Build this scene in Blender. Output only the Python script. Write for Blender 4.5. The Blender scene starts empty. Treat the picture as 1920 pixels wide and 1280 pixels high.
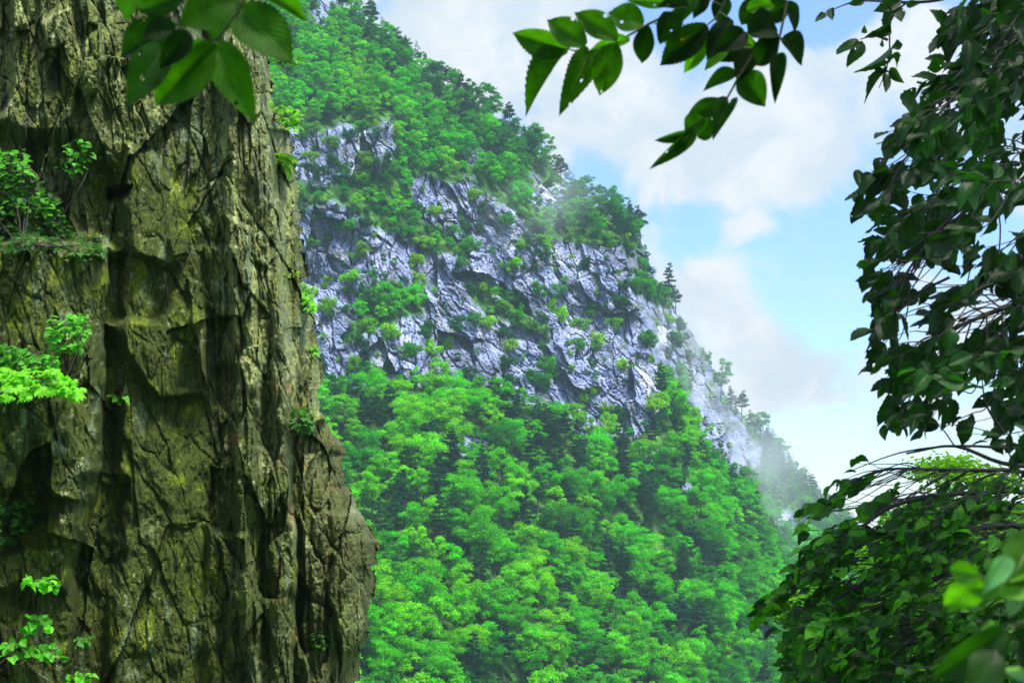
import bpy, math, random
import numpy as np
from mathutils import Vector, Matrix

rad = math.radians
sc = bpy.context.scene
COL = sc.collection
rng = np.random.default_rng(11)
random.seed(11)

# ------------------------------------------------------------------ camera
PITCH = rad(8.0)
F = 960 / math.tan(rad(20.0))            # focal length in photograph pixels (1920 wide)
CAM = np.array([0.0, 0.0, 1.7])
cd = bpy.data.cameras.new('camera')
cam = bpy.data.objects.new('camera', cd)
COL.objects.link(cam)
cam.location = CAM
cam.rotation_euler = (math.pi / 2 + PITCH, 0, 0)
cd.sensor_width = 36
cd.lens = 18 / math.tan(rad(20.0))
cd.clip_start = 0.05
cd.clip_end = 6000
cd.dof.use_dof = True
cd.dof.focus_distance = 24
cd.dof.aperture_fstop = 9
sc.camera = cam

CP, SP = math.cos(PITCH), math.sin(PITCH)
def at(px, py, Y):
    """World point on the photograph ray (px, py) at distance Y in front of the camera."""
    px = np.asarray(px, float); py = np.asarray(py, float); Y = np.asarray(Y, float)
    u = (px - 960) / F; v = (640 - py) / F
    d = Y / (CP - SP * v)
    return np.stack([CAM[0] + d * u, CAM[1] + Y + 0 * d, CAM[2] + d * (SP + CP * v)], -1)
def to_px(P):
    P = np.asarray(P, float) - CAM
    fw = P[..., 1] * CP + P[..., 2] * SP
    up = -P[..., 1] * SP + P[..., 2] * CP
    return 960 + F * P[..., 0] / fw, 640 - F * up / fw
def ray_dir(px, py):
    p = at(px, py, 1.0) - CAM
    return p / np.linalg.norm(p)

# ------------------------------------------------------------------ node helper
def N(nt, typ, ins=None, **props):
    n = nt.nodes.new(typ)
    for k, v in props.items():
        setattr(n, k, v)
    for k, v in (ins or {}).items():
        s = n.inputs[k]
        if hasattr(v, 'is_output'):
            nt.links.new(v, s)
        else:
            s.default_value = v
    return n
def M_(nt, op, a, b=None, c=None, clamp=False):
    n = nt.nodes.new('ShaderNodeMath'); n.operation = op; n.use_clamp = clamp
    for i, v in enumerate((a, b, c)):
        if v is None: continue
        if hasattr(v, 'is_output'): nt.links.new(v, n.inputs[i])
        else: n.inputs[i].default_value = v
    return n.outputs[0]
def MIX(nt, f, a, b, blend='MIX'):
    n = nt.nodes.new('ShaderNodeMix'); n.data_type = 'RGBA'; n.blend_type = blend
    for i, v in ((0, f), (6, a), (7, b)):
        if hasattr(v, 'is_output'): nt.links.new(v, n.inputs[i])
        elif i == 0: n.inputs[0].default_value = v
        else: n.inputs[i].default_value = (*v, 1) if len(v) == 3 else v
    return n.outputs[2]
def RANGE(nt, v, a, b, c=0.0, d=1.0, smooth=True):
    n = nt.nodes.new('ShaderNodeMapRange')
    n.interpolation_type = 'SMOOTHSTEP' if smooth else 'LINEAR'
    nt.links.new(v, n.inputs[0])
    for i, x in enumerate((a, b, c, d)): n.inputs[i + 1].default_value = x
    return n.outputs[0]

# ------------------------------------------------------------------ world: Nishita sky with clouds
SUN_EL, SUN_AZ = rad(64), rad(138)       # azimuth measured clockwise from +Y (the view direction)
w = bpy.data.worlds.new('World'); sc.world = w
w.use_nodes = True
nt = w.node_tree; nt.nodes.clear()
sky = N(nt, 'ShaderNodeTexSky', sky_type='NISHITA', sun_disc=False, sun_elevation=SUN_EL,
        sun_rotation=SUN_AZ, altitude=300, air_density=1.2, dust_density=0.6, ozone_density=2.0)
tc = N(nt, 'ShaderNodeTexCoord')
D = tc.outputs['Generated']
n1 = N(nt, 'ShaderNodeTexNoise', {'Vector': D, 'Scale': 4.6, 'Detail': 9, 'Roughness': 0.56, 'Distortion': 0.35})
n2 = N(nt, 'ShaderNodeTexNoise', {'Vector': D, 'Scale': 19.0, 'Detail': 8, 'Roughness': 0.6, 'Distortion': 0.5})
cov = M_(nt, 'ADD', M_(nt, 'MULTIPLY', n1.outputs[0], 0.9), M_(nt, 'MULTIPLY', n2.outputs[0], 1.15))
n3 = N(nt, 'ShaderNodeTexNoise', {'Vector': D, 'Scale': 52.0, 'Detail': 6, 'Roughness': .6, 'Distortion': .3})
cov = M_(nt, 'ADD', cov, M_(nt, 'MULTIPLY', n3.outputs[0], .42))
cov = M_(nt, 'SUBTRACT', cov, 1.01)
CLOUD = [  # px, py, half width, half height, weight: where the cloud banks and the blue gaps stand in the sky
    (1360, 290, 300, 110, .45), (1180, 240, 240, 90, .25), (1330, 550, 130, 110, .42), (1430, 700, 260, 110, .46),
    (900, 60, 330, 170, .40), (1150, 150, 300, 120, .22), (1600, 120, 220, 140, .30), (1560, 300, 130, 110, .25),
    (1460, 490, 230, 120, -.34), (1395, 425, 70, 40, .3), (1560, 560, 80, 30, .2), (1275, 45, 120, 70, -.8), (1540, 20, 110, 70, -.9), (1700, 400, 200, 160, -.3), (1400, 20, 120, 50, -.4), (1850, 430, 140, 90, -.3),
    (1130, 335, 90, 60, -.25), (1560, 860, 260, 100, -.8), (1290, 470, 60, 60, -.25), (1590, 600, 130, 80, -.22), (1100, 60, 90, 40, -.12),
    (1290, 400, 100, 30, -.25),
]
for (cx, cy, hx, hy, wt) in CLOUD:
    d0 = ray_dir(cx, cy)
    sub = N(nt, 'ShaderNodeVectorMath', {0: D, 1: tuple(d0)}, operation='SUBTRACT')
    mul = N(nt, 'ShaderNodeVectorMath', {0: sub.outputs[0], 1: (F / hx, F / hy, F / hy)}, operation='MULTIPLY')
    ln = N(nt, 'ShaderNodeVectorMath', {0: mul.outputs[0]}, operation='LENGTH')
    cov = M_(nt, 'ADD', cov, RANGE(nt, ln.outputs['Value'], 1.25, 0.0, 0.0, wt))
cl = RANGE(nt, cov, 0.04, 0.44)
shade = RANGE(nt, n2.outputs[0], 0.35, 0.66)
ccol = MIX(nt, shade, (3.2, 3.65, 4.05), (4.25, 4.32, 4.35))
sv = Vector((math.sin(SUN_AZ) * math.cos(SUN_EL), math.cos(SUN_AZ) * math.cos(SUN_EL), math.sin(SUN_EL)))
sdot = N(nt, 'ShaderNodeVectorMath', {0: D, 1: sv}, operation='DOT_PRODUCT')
near_sun = RANGE(nt, sdot.outputs['Value'], .45, 1.0, 1.0, 2.6)      # out-of-view cloud round the sun brightened to add fill light
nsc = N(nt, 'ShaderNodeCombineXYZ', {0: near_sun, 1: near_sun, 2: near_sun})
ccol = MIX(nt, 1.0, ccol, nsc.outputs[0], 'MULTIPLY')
# thin bright vapour over the blue
skyc = MIX(nt, 1.0, sky.outputs[0], (.80, .96, 1.22), 'MULTIPLY')
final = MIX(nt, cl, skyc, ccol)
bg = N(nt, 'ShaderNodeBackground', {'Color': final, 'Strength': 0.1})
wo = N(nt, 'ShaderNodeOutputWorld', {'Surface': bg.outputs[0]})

# ------------------------------------------------------------------ sun and exposure
sd = bpy.data.lights.new('sun', 'SUN')
sd.energy = 4.2; sd.angle = rad(14); sd.color = (1.0, 0.96, 0.88)
sun = bpy.data.objects.new('sun', sd); COL.objects.link(sun)
sdir = Vector((math.sin(SUN_AZ) * math.cos(SUN_EL), math.cos(SUN_AZ) * math.cos(SUN_EL), math.sin(SUN_EL)))
sun.rotation_euler = sdir.to_track_quat('Z', 'Y').to_euler()
sun.location = (0, -30, 60)
sc.view_settings.view_transform = 'Standard'
sc.view_settings.look = 'None'
sc.view_settings.exposure = 1.1
sc.view_settings.gamma = 1
cy = sc.cycles
cy.use_denoising = True
cy.max_bounces = 7; cy.diffuse_bounces = 3; cy.glossy_bounces = 2; cy.transmission_bounces = 4
cy.volume_bounces = 1; cy.transparent_max_bounces = 12
cy.sample_clamp_indirect = 6
cy.caustics_reflective = False; cy.caustics_refractive = False

# ------------------------------------------------------------------ object helpers
def tag(o, label=None, cat=None, group=None, kind=None):
    if label: o['label'] = label
    if cat: o['category'] = cat
    if group: o['group'] = group
    if kind: o['kind'] = kind
    return o
def mesh_np(name, V, Fc, smooth=False):
    me = bpy.data.meshes.new(name)
    V = np.asarray(V, np.float32); Fc = np.asarray(Fc, np.int32)
    k = Fc.shape[1]
    me.vertices.add(len(V)); me.vertices.foreach_set('co', V.ravel())
    me.loops.add(Fc.size); me.loops.foreach_set('vertex_index', Fc.ravel())
    me.polygons.add(len(Fc)); me.polygons.foreach_set('loop_start', np.arange(0, Fc.size, k, dtype=np.int32))
    me.polygons.foreach_set('use_smooth', np.full(len(Fc), smooth))
    me.update(calc_edges=True)
    return me
def set_color(me, name, rgb):
    a = me.color_attributes.new(name, 'FLOAT_COLOR', 'POINT')
    c = np.ones((len(me.vertices), 4), np.float32); c[:, :3] = rgb
    a.data.foreach_set('color', c.ravel())
def set_uv(me, Fc, uvv):
    l = me.uv_layers.new(name='UVMap')
    l.data.foreach_set('uv', np.asarray(uvv, np.float32)[np.asarray(Fc).ravel()].ravel())
def link(name, me, mat=None, parent=None):
    o = bpy.data.objects.new(name, me)
    COL.objects.link(o)
    if mat and me and not me.materials: me.materials.append(mat)
    if parent: o.parent = parent
    return o
def empty(name, loc=(0, 0, 0)):
    o = bpy.data.objects.new(name, None); COL.objects.link(o)
    o.empty_display_size = 0.2
    o.location = loc
    return o
def tube_np(pts, radii, n=7):
    """Tapered tube along pts; returns V, quads."""
    pts = np.asarray(pts, float); radii = np.asarray(radii, float)
    if len(radii) != len(pts): radii = np.interp(np.linspace(0, 1, len(pts)), np.linspace(0, 1, len(radii)), radii)
    T = np.gradient(pts, axis=0); T /= np.linalg.norm(T, axis=1)[:, None] + 1e-9
    ref = np.array([0.31, 0.83, 0.46])
    A = np.cross(T, ref); A /= np.linalg.norm(A, axis=1)[:, None] + 1e-9
    B = np.cross(T, A)
    an = np.linspace(0, 2 * np.pi, n, endpoint=False)
    ring = A[:, None] * np.cos(an)[None, :, None] + B[:, None] * np.sin(an)[None, :, None]
    V = (pts[:, None] + ring * radii[:, None, None]).reshape(-1, 3)
    i = np.arange(len(pts) - 1)[:, None] * n; j = np.arange(n)[None]; j2 = (j + 1) % n
    Q = np.stack([i + j, i + j2, i + n + j2, i + n + j], -1).reshape(-1, 4)
    return V, Q
def merge(parts):
    Vs, Fs, o = [], [], 0
    for V, Q in parts:
        Vs.append(V); Fs.append(np.asarray(Q) + o); o += len(V)
    return np.concatenate(Vs), np.concatenate(Fs)
def spline(ctrl, n=12):
    c = np.asarray(ctrl, float)
    if len(c) < 3: 
        t = np.linspace(0, 1, n)[:, None]; return c[0] * (1 - t) + c[-1] * t
    P = np.vstack([2 * c[0] - c[1], c, 2 * c[-1] - c[-2]])
    out = []
    m = max(2, n // (len(c) - 1))
    for k in range(len(c) - 1):
        p0, p1, p2, p3 = P[k:k + 4]
        for t in np.linspace(0, 1, m, endpoint=False):
            out.append(.5 * ((2 * p1) + (-p0 + p2) * t + (2 * p0 - 5 * p1 + 4 * p2 - p3) * t * t + (-p0 + 3 * p1 - 3 * p2 + p3) * t ** 3))
    out.append(c[-1])
    return np.array(out)

# ------------------------------------------------------------------ numpy noise
def h2(ix, iy, s):
    ix = ix.astype(np.int64); iy = iy.astype(np.int64)
    h = (ix * 374761393 + iy * 668265263 + s * 1442695041) & 0xffffffff
    h = ((h ^ (h >> 13)) * 1274126177) & 0xffffffff
    h = ((h ^ (h >> 16)) * 2246822519) & 0xffffffff
    h ^= h >> 15
    return (h & 0xffffff) / float(0x1000000)
def vn(x, y, s=0):
    ix = np.floor(x); iy = np.floor(y); fx = x - ix; fy = y - iy
    fx = fx * fx * (3 - 2 * fx); fy = fy * fy * (3 - 2 * fy)
    a = h2(ix, iy, s); b = h2(ix + 1, iy, s); c = h2(ix, iy + 1, s); d = h2(ix + 1, iy + 1, s)
    return (a * (1 - fx) + b * fx) * (1 - fy) + (c * (1 - fx) + d * fx) * fy
def fbm(x, y, o=4, s=0, g=0.5):
    t = 0; a = 1; n = 0
    for k in range(o):
        t = t + a * vn(x * 2 ** k + 17.3 * k, y * 2 ** k - 9.1 * k, s + k); n += a; a *= g
    return t / n
def facets(x, y, s=0, tilt=0.8):
    """Blocky fracture pattern: every Voronoi cell is a plane with its own offset and tilt."""
    ix = np.floor(x); iy = np.floor(y)
    b = np.full(x.shape, 9e9); b2 = np.full(x.shape, 9e9); val = np.zeros(x.shape); idv = np.zeros(x.shape)
    for dx in (-1, 0, 1):
        for dy in (-1, 0, 1):
            jx = ix + dx; jy = iy + dy
            ex = x - (jx + h2(jx, jy, s)); ey = y - (jy + h2(jx, jy, s + 1))
            d = ex * ex + ey * ey
            off = h2(jx, jy, s + 2)
            v = off + tilt * ((h2(jx, jy, s + 3) - .5) * ex + (h2(jx, jy, s + 4) - .5) * ey)
            m = d < b
            b2 = np.where(m, b, np.minimum(b2, d)); val = np.where(m, v, val); idv = np.where(m, off, idv); b = np.where(m, d, b)
    return val - .5, np.sqrt(b2) - np.sqrt(b), idv
def sst(a, b, x):
    t = np.clip((x - a) / (b - a), 0, 1); return t * t * (3 - 2 * t)
def poly_sd(px, py, pts):
    """Signed distance to a polygon, positive inside."""
    pts = np.asarray(pts, float); d = np.full(px.shape, 9e9); ins = np.zeros(px.shape, bool)
    for i in range(len(pts)):
        ax, ay = pts[i]; bx, by = pts[(i + 1) % len(pts)]
        ex, ey = bx - ax, by - ay
        t = np.clip(((px - ax) * ex + (py - ay) * ey) / (ex * ex + ey * ey + 1e-9), 0, 1)
        d = np.minimum(d, (px - ax - t * ex) ** 2 + (py - ay - t * ey) ** 2)
        if by != ay:
            ins ^= ((ay > py) != (by > py)) & (px < ex * (py - ay) / ey + ax)
    d = np.sqrt(d)
    return np.where(ins, d, -d)
def pmask(px, py, pts, soft):
    return sst(-soft, soft, poly_sd(px, py, pts))
def curve(xs, pts):
    p = np.asarray(pts, float); return np.interp(xs, p[:, 0], p[:, 1])
def grid_faces(r, c):
    i = np.arange(r - 1)[:, None] * c; j = np.arange(c - 1)[None]
    return np.stack([i + j, i + j + 1, i + c + j + 1, i + c + j], -1).reshape(-1, 4)

# ------------------------------------------------------------------ materials
def new_mat(name):
    m = bpy.data.materials.new(name); m.use_nodes = True
    m.node_tree.nodes.clear(); return m, m.node_tree
def out(nt, s, vol=None):
    o = nt.nodes.new('ShaderNodeOutputMaterial')
    if s: nt.links.new(s, o.inputs[0])
    if vol: nt.links.new(vol, o.inputs[1])

def mat_cliff():
    m, nt = new_mat('mossy_cliff_rock')
    a = N(nt, 'ShaderNodeAttribute', attribute_name='tone')
    tc = N(nt, 'ShaderNodeTexCoord'); P = tc.outputs['Object']
    mp = N(nt, 'ShaderNodeMapping', {'Vector': P, 'Scale': (1, 1, .28)})
    f1 = N(nt, 'ShaderNodeTexNoise', {'Vector': P, 'Scale': 26, 'Detail': 8, 'Roughness': .68})
    f2 = N(nt, 'ShaderNodeTexNoise', {'Vector': mp.outputs[0], 'Scale': 34, 'Detail': 7, 'Roughness': .7})
    f3 = N(nt, 'ShaderNodeTexNoise', {'Vector': P, 'Scale': 75, 'Detail': 4, 'Roughness': .6})
    k = M_(nt, 'MULTIPLY', RANGE(nt, f1.outputs[0], .30, .68, .55, 1.38), RANGE(nt, f2.outputs[0], .3, .7, .55, 1.4))
    kc = N(nt, 'ShaderNodeCombineXYZ', {0: k, 1: k, 2: k})
    c = MIX(nt, 1.0, a.outputs['Color'], kc.outputs[0], 'MULTIPLY')
    vo = N(nt, 'ShaderNodeTexVoronoi', {'Vector': P, 'Scale': 17.0, 'Randomness': 1.0})
    spot = M_(nt, 'MULTIPLY', RANGE(nt, vo.outputs['Distance'], .26, .12), RANGE(nt, f1.outputs[0], .55, .66))
    spot2 = RANGE(nt, f3.outputs[0], .61, .70)
    c = MIX(nt, M_(nt, 'MULTIPLY', spot2, .55), c, (.44, .46, .34))
    c = MIX(nt, M_(nt, 'MULTIPLY', spot, .8), c, (.42, .44, .38))
    wet = RANGE(nt, f1.outputs[0], .4, .65, .55, .92)
    h = M_(nt, 'ADD', M_(nt, 'MULTIPLY', f1.outputs[0], .6), M_(nt, 'ADD', M_(nt, 'MULTIPLY', f2.outputs[0], .7), M_(nt, 'MULTIPLY', f3.outputs[0], .25)))
    b = N(nt, 'ShaderNodeBump', {'Strength': 1.0, 'Distance': .075, 'Height': h})
    p = N(nt, 'ShaderNodeBsdfPrincipled', {'Base Color': c, 'Roughness': wet, 'Normal': b.outputs[0], 'Specular IOR Level': .3})
    out(nt, p.outputs[0]); return m

def mat_mountain():
    m, nt = new_mat('mountain_rock_and_soil')
    a = N(nt, 'ShaderNodeAttribute', attribute_name='tone')
    g = N(nt, 'ShaderNodeAttribute', attribute_name='rock')
    tc = N(nt, 'ShaderNodeTexCoord'); P = tc.outputs['Object']
    vr = N(nt, 'ShaderNodeVectorRotate', {'Vector': P, 'Angle': rad(-48)}, rotation_type='Y_AXIS')
    mp = N(nt, 'ShaderNodeMapping', {'Vector': vr.outputs[0], 'Scale': (.30, .8, 1.25)})
    f1 = N(nt, 'ShaderNodeTexNoise', {'Vector': mp.outputs[0], 'Scale': .55, 'Detail': 10, 'Roughness': .68})
    f2 = N(nt, 'ShaderNodeTexNoise', {'Vector': P, 'Scale': 1.6, 'Detail': 6, 'Roughness': .7})
    k = M_(nt, 'MULTIPLY', RANGE(nt, f1.outputs[0], .32, .66, .62, 1.28), RANGE(nt, f2.outputs[0], .3, .7, .65, 1.3))
    kc = N(nt, 'ShaderNodeCombineXYZ', {0: k, 1: k, 2: k})
    c = MIX(nt, 1.0, a.outputs['Color'], kc.outputs[0], 'MULTIPLY')
    h = M_(nt, 'ADD', f1.outputs[0], M_(nt, 'MULTIPLY', f2.outputs[0], .5))
    b = N(nt, 'ShaderNodeBump', {'Strength': .6, 'Distance': .5, 'Height': h})
    p = N(nt, 'ShaderNodeBsdfPrincipled', {'Base Color': c, 'Roughness': 1.0, 'Normal': b.outputs[0], 'Specular IOR Level': .04})
    out(nt, p.outputs[0]); return m

def mat_far_leaf(name, use_object=True):
    """Foliage seen from afar: tone of the tree (object colour) times the tone of each spray."""
    m, nt = new_mat(name)
    a = N(nt, 'ShaderNodeAttribute', attribute_name='tone')
    c = a.outputs['Color']
    if use_object:
        oi = N(nt, 'ShaderNodeObjectInfo')
        c = MIX(nt, 1.0, c, oi.outputs['Color'], 'MULTIPLY')
    d = N(nt, 'ShaderNodeBsdfDiffuse', {'Color': c, 'Roughness': .6})
    c2 = MIX(nt, 1.0, c, (1.0, 1.0, .45), 'MULTIPLY')
    t = N(nt, 'ShaderNodeBsdfTranslucent', {'Color': c2})
    mx = N(nt, 'ShaderNodeMixShader', {0: .42, 1: d.outputs[0], 2: t.outputs[0]})
    out(nt, mx.outputs[0]); return m

def mat_leaf(name, rough=.34, trans=.42, spec=.5, glint=1.0):
    """Near leaf with pinnate veins; 'tone' is the leaf's own green."""
    m, nt = new_mat(name)
    a = N(nt, 'ShaderNodeAttribute', attribute_name='tone')
    uv = N(nt, 'ShaderNodeUVMap')
    s = N(nt, 'ShaderNodeSeparateXYZ', {0: uv.outputs[0]})
    ay = M_(nt, 'ABSOLUTE', s.outputs[1])
    ph = M_(nt, 'SUBTRACT', s.outputs[0], M_(nt, 'MULTIPLY', ay, .42))
    sv = M_(nt, 'SINE', M_(nt, 'MULTIPLY', ph, 2 * math.pi * 11))
    vein = RANGE(nt, sv, .86, 1.0)
    mid = RANGE(nt, ay, .07, .02)
    vn_ = M_(nt, 'MAXIMUM', M_(nt, 'MULTIPLY', vein, .55), mid)
    tc = N(nt, 'ShaderNodeTexCoord')
    nz = N(nt, 'ShaderNodeTexNoise', {'Vector': tc.outputs['Object'], 'Scale': 38, 'Detail': 4, 'Roughness': .6})
    kk = RANGE(nt, nz.outputs[0], .3, .7, .75, 1.25)
    kc = N(nt, 'ShaderNodeCombineXYZ', {0: kk, 1: kk, 2: kk})
    c = MIX(nt, 1.0, a.outputs['Color'], kc.outputs[0], 'MULTIPLY')
    c = MIX(nt, M_(nt, 'MULTIPLY', vn_, .5), c, MIX(nt, 1.0, c, (2.2, 1.7, 1.6), 'MULTIPLY'))
    nb = N(nt, 'ShaderNodeTexNoise', {'Vector': tc.outputs['Object'], 'Scale': 17, 'Detail': 5, 'Roughness': .65})
    c = MIX(nt, M_(nt, 'MULTIPLY', RANGE(nt, nb.outputs[0], .66, .74), .8), c, (.16, .085, .012))
    vh = N(nt, 'ShaderNodeTexVoronoi', {'Vector': tc.outputs['Object'], 'Scale': 42})
    sc_ = N(nt, 'ShaderNodeSeparateColor', {0: vh.outputs['Color']})
    hole = M_(nt, 'MULTIPLY', RANGE(nt, vh.outputs['Distance'], .20, .17), RANGE(nt, sc_.outputs[0], .86, .87))
    h = M_(nt, 'ADD', M_(nt, 'MULTIPLY', sv, -.5), M_(nt, 'MULTIPLY', mid, -1.0))
    b = N(nt, 'ShaderNodeBump', {'Strength': .3, 'Distance': .0025, 'Height': h})
    p = N(nt, 'ShaderNodeBsdfPrincipled', {'Base Color': c, 'Roughness': rough, 'Normal': b.outputs[0], 'Specular IOR Level': spec})
    c2 = MIX(nt, 1.0, c, (1.5, 2.3, .35), 'MULTIPLY')
    t = N(nt, 'ShaderNodeBsdfTranslucent', {'Color': c2})
    mx = N(nt, 'ShaderNodeMixShader', {0: trans, 1: p.outputs[0], 2: t.outputs[0]})
    tr = N(nt, 'ShaderNodeBsdfTransparent')
    mh = N(nt, 'ShaderNodeMixShader', {0: hole, 1: mx.outputs[0], 2: tr.outputs[0]})
    out(nt, mh.outputs[0]); return m

def mat_bark(name, c0, c1, scale=14):
    m, nt = new_mat(name)
    tc = N(nt, 'ShaderNodeTexCoord')
    mp = N(nt, 'ShaderNodeMapping', {'Vector': tc.outputs['Object'], 'Scale': (1, 1, .25)})
    f = N(nt, 'ShaderNodeTexNoise', {'Vector': mp.outputs[0], 'Scale': scale, 'Detail': 6, 'Roughness': .65})
    c = MIX(nt, RANGE(nt, f.outputs[0], .3, .7), c0, c1)
    b = N(nt, 'ShaderNodeBump', {'Strength': .6, 'Distance': .02, 'Height': f.outputs[0]})
    p = N(nt, 'ShaderNodeBsdfPrincipled', {'Base Color': c, 'Roughness': .85, 'Normal': b.outputs[0]})
    out(nt, p.outputs[0]); return m

def mat_ground():
    m, nt = new_mat('forest_floor')
    tc = N(nt, 'ShaderNodeTexCoord')
    f = N(nt, 'ShaderNodeTexNoise', {'Vector': tc.outputs['Object'], 'Scale': .25, 'Detail': 10, 'Roughness': .7})
    c = MIX(nt, RANGE(nt, f.outputs[0], .35, .65), (.03, .055, .012), (.06, .13, .02))
    b = N(nt, 'ShaderNodeBump', {'Strength': .8, 'Distance': .5, 'Height': f.outputs[0]})
    p = N(nt, 'ShaderNodeBsdfPrincipled', {'Base Color': c, 'Roughness': .95, 'Normal': b.outputs[0]})
    out(nt, p.outputs[0]); return m

MC, MM = mat_cliff(), mat_mountain()
MFL = mat_far_leaf('far_foliage')
MFS = mat_far_leaf('far_forest_mass', False)
ML = mat_leaf('broad_leaf', .40, .42, .26)
MLS = mat_leaf('thin_backlit_leaf', .55, .58, .15)
MLP = mat_leaf('cliff_plant_leaf', .5, .4, .3)
MBF = mat_bark('far_bark', (.05, .04, .035), (.12, .1, .085), 3)
MBN = mat_bark('near_bark', (.010, .008, .006), (.030, .025, .02), 30)
MTW = mat_bark('green_twig', (.03, .05, .012), (.06, .08, .02), 60)
MG = mat_ground()

# ------------------------------------------------------------------ ground
gx = np.concatenate([np.linspace(-2500, -130, 20), np.linspace(-120, 120, 61), np.linspace(130, 2500, 20)])
gy = np.concatenate([np.linspace(-1500, -60, 14), np.linspace(-50, 160, 54), np.linspace(170, 3200, 24)])
GX, GY = np.meshgrid(gx, gy)
def ground_z(x, y):
    r = np.hypot(x * .8, np.maximum(y, 0))
    z = -42 * sst(16, 95, r) * sst(-40, 10, y + 30)
    return z + 1.2 * (fbm(x / 18, y / 18, 4, 5) - .5) * sst(3, 14, np.hypot(x, y)) - .02
V = np.stack([GX, GY, ground_z(GX, GY)], -1).reshape(-1, 3)
tag(link('ground', mesh_np('ground', V, grid_faces(*GX.shape), True), MG), kind='structure')

# ------------------------------------------------------------------ near cliff on the left
EDGE = [(-400, 485), (0, 495), (110, 503), (200, 510), (245, 538), (330, 553), (400, 563), (480, 568), (560, 574), (600, 592),
        (680, 599), (770, 603), (800, 622), (835, 648), (910, 652), (955, 672), (1015, 704), (1100, 700), (1180, 690), (1240, 676),
        (1290, 670), (1500, 665), (1700, 665)]
BUTT = [(-600, 452), (120, 448), (196, 462), (204, 530), (196, 640), (187, 760), (182, 880), (168, 960), (146, 1060), (132, 1180),
        (118, 1290), (110, 1750), (-600, 1750)]
# (polygon, depth offset in metres: negative stands out towards the viewer, softness in px)
FEAT = [
    (BUTT, -.62, 7),
    ([(-600, 742), (60, 735), (150, 752), (175, 800), (165, 1010), (120, 1100), (-600, 1100)], -.22, 8),
    ([(-600, 905), (70, 915), (110, 940), (100, 1030), (-600, 1060)], .18, 10),
    ([(60, 815), (130, 812), (165, 860), (160, 950), (75, 930)], -.14, 5),
    ([(-600, 230), (150, 262), (215, 330), (215, 445), (-600, 445)], .30, 22),
    ([(-600, -400), (30, -400), (20, 60), (22, 190), (-10, 240), (-600, 240)], .34, 6),
    ([(236, 268), (285, 280), (312, 330), (346, 385), (352, 452), (352, 480), (330, 500), (250, 470), (236, 380)], -.20, 9),
    ([(205, 610), (300, 600), (332, 560), (352, 560), (378, 600), (384, 720), (378, 744), (305, 748), (250, 690)], -.17, 9),
    ([(352, 516), (372, 520), (382, 600), (386, 720), (372, 690), (355, 600)], -.20, 3),
    ([(320, 440), (358, 420), (358, 480), (330, 482)], -.15, 3),
    ([(390, 470), (440, 468), (452, 560), (440, 680), (400, 690)], -.16, 8),
    ([(400, -300), (498, -300), (506, 220), (520, 480), (540, 760), (545, 1000), (530, 1400), (470, 1500), (440, 900), (430, 500)], -.22, 10),
    ([(505, 240), (560, 240), (600, 600), (560, 780), (545, 700), (530, 420)], .30, 5),
    ([(430, 400), (470, 420), (478, 800), (460, 1250), (430, 1250), (440, 800)], -.12, 5),
    ([(476, 500), (500, 500), (512, 900), (500, 1240), (482, 1240), (488, 900)], .12, 4),
    ([(548, 800), (620, 790), (660, 830), (760, 1000), (760, 1600), (560, 1600), (548, 1050)], .45, 6),
    ([(612, 960), (670, 950), (720, 1020), (715, 1200), (640, 1230), (612, 1120)], -.22, 6),
    ([(575, 860), (605, 850), (612, 1010), (598, 1300), (572, 1300), (566, 1000)], -.18, 5),
    ([(552, 1070), (580, 1110), (590, 1220), (570, 1230), (556, 1150)], .28, 4),
    ([(390, 880), (425, 880), (430, 960), (400, 1000), (386, 960)], .14, 4),
    ([(180, 480), (236, 470), (222, 760), (215, 900), (180, 900)], .30, 12),
    ([(150, 900), (232, 900), (214, 1100), (205, 1350), (118, 1350), (140, 1080)], .34, 16),
    ([(392, 990), (470, 1000), (480, 1320), (400, 1380), (380, 1150)], -.16, 8),
    ([(104, 30), (132, 20), (146, 110), (138, 215), (120, 235), (112, 140)], -.10, 4),
    ([(150, 90), (190, 60), (196, 120), (182, 170), (150, 185), (142, 140)], -.16, 5),
    ([(86, 40), (110, 20), (104, 110), (92, 130)], -.12, 5),
    ([(200, 355), (245, 345), (240, 360), (205, 372)], .30, 4),
]
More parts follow.
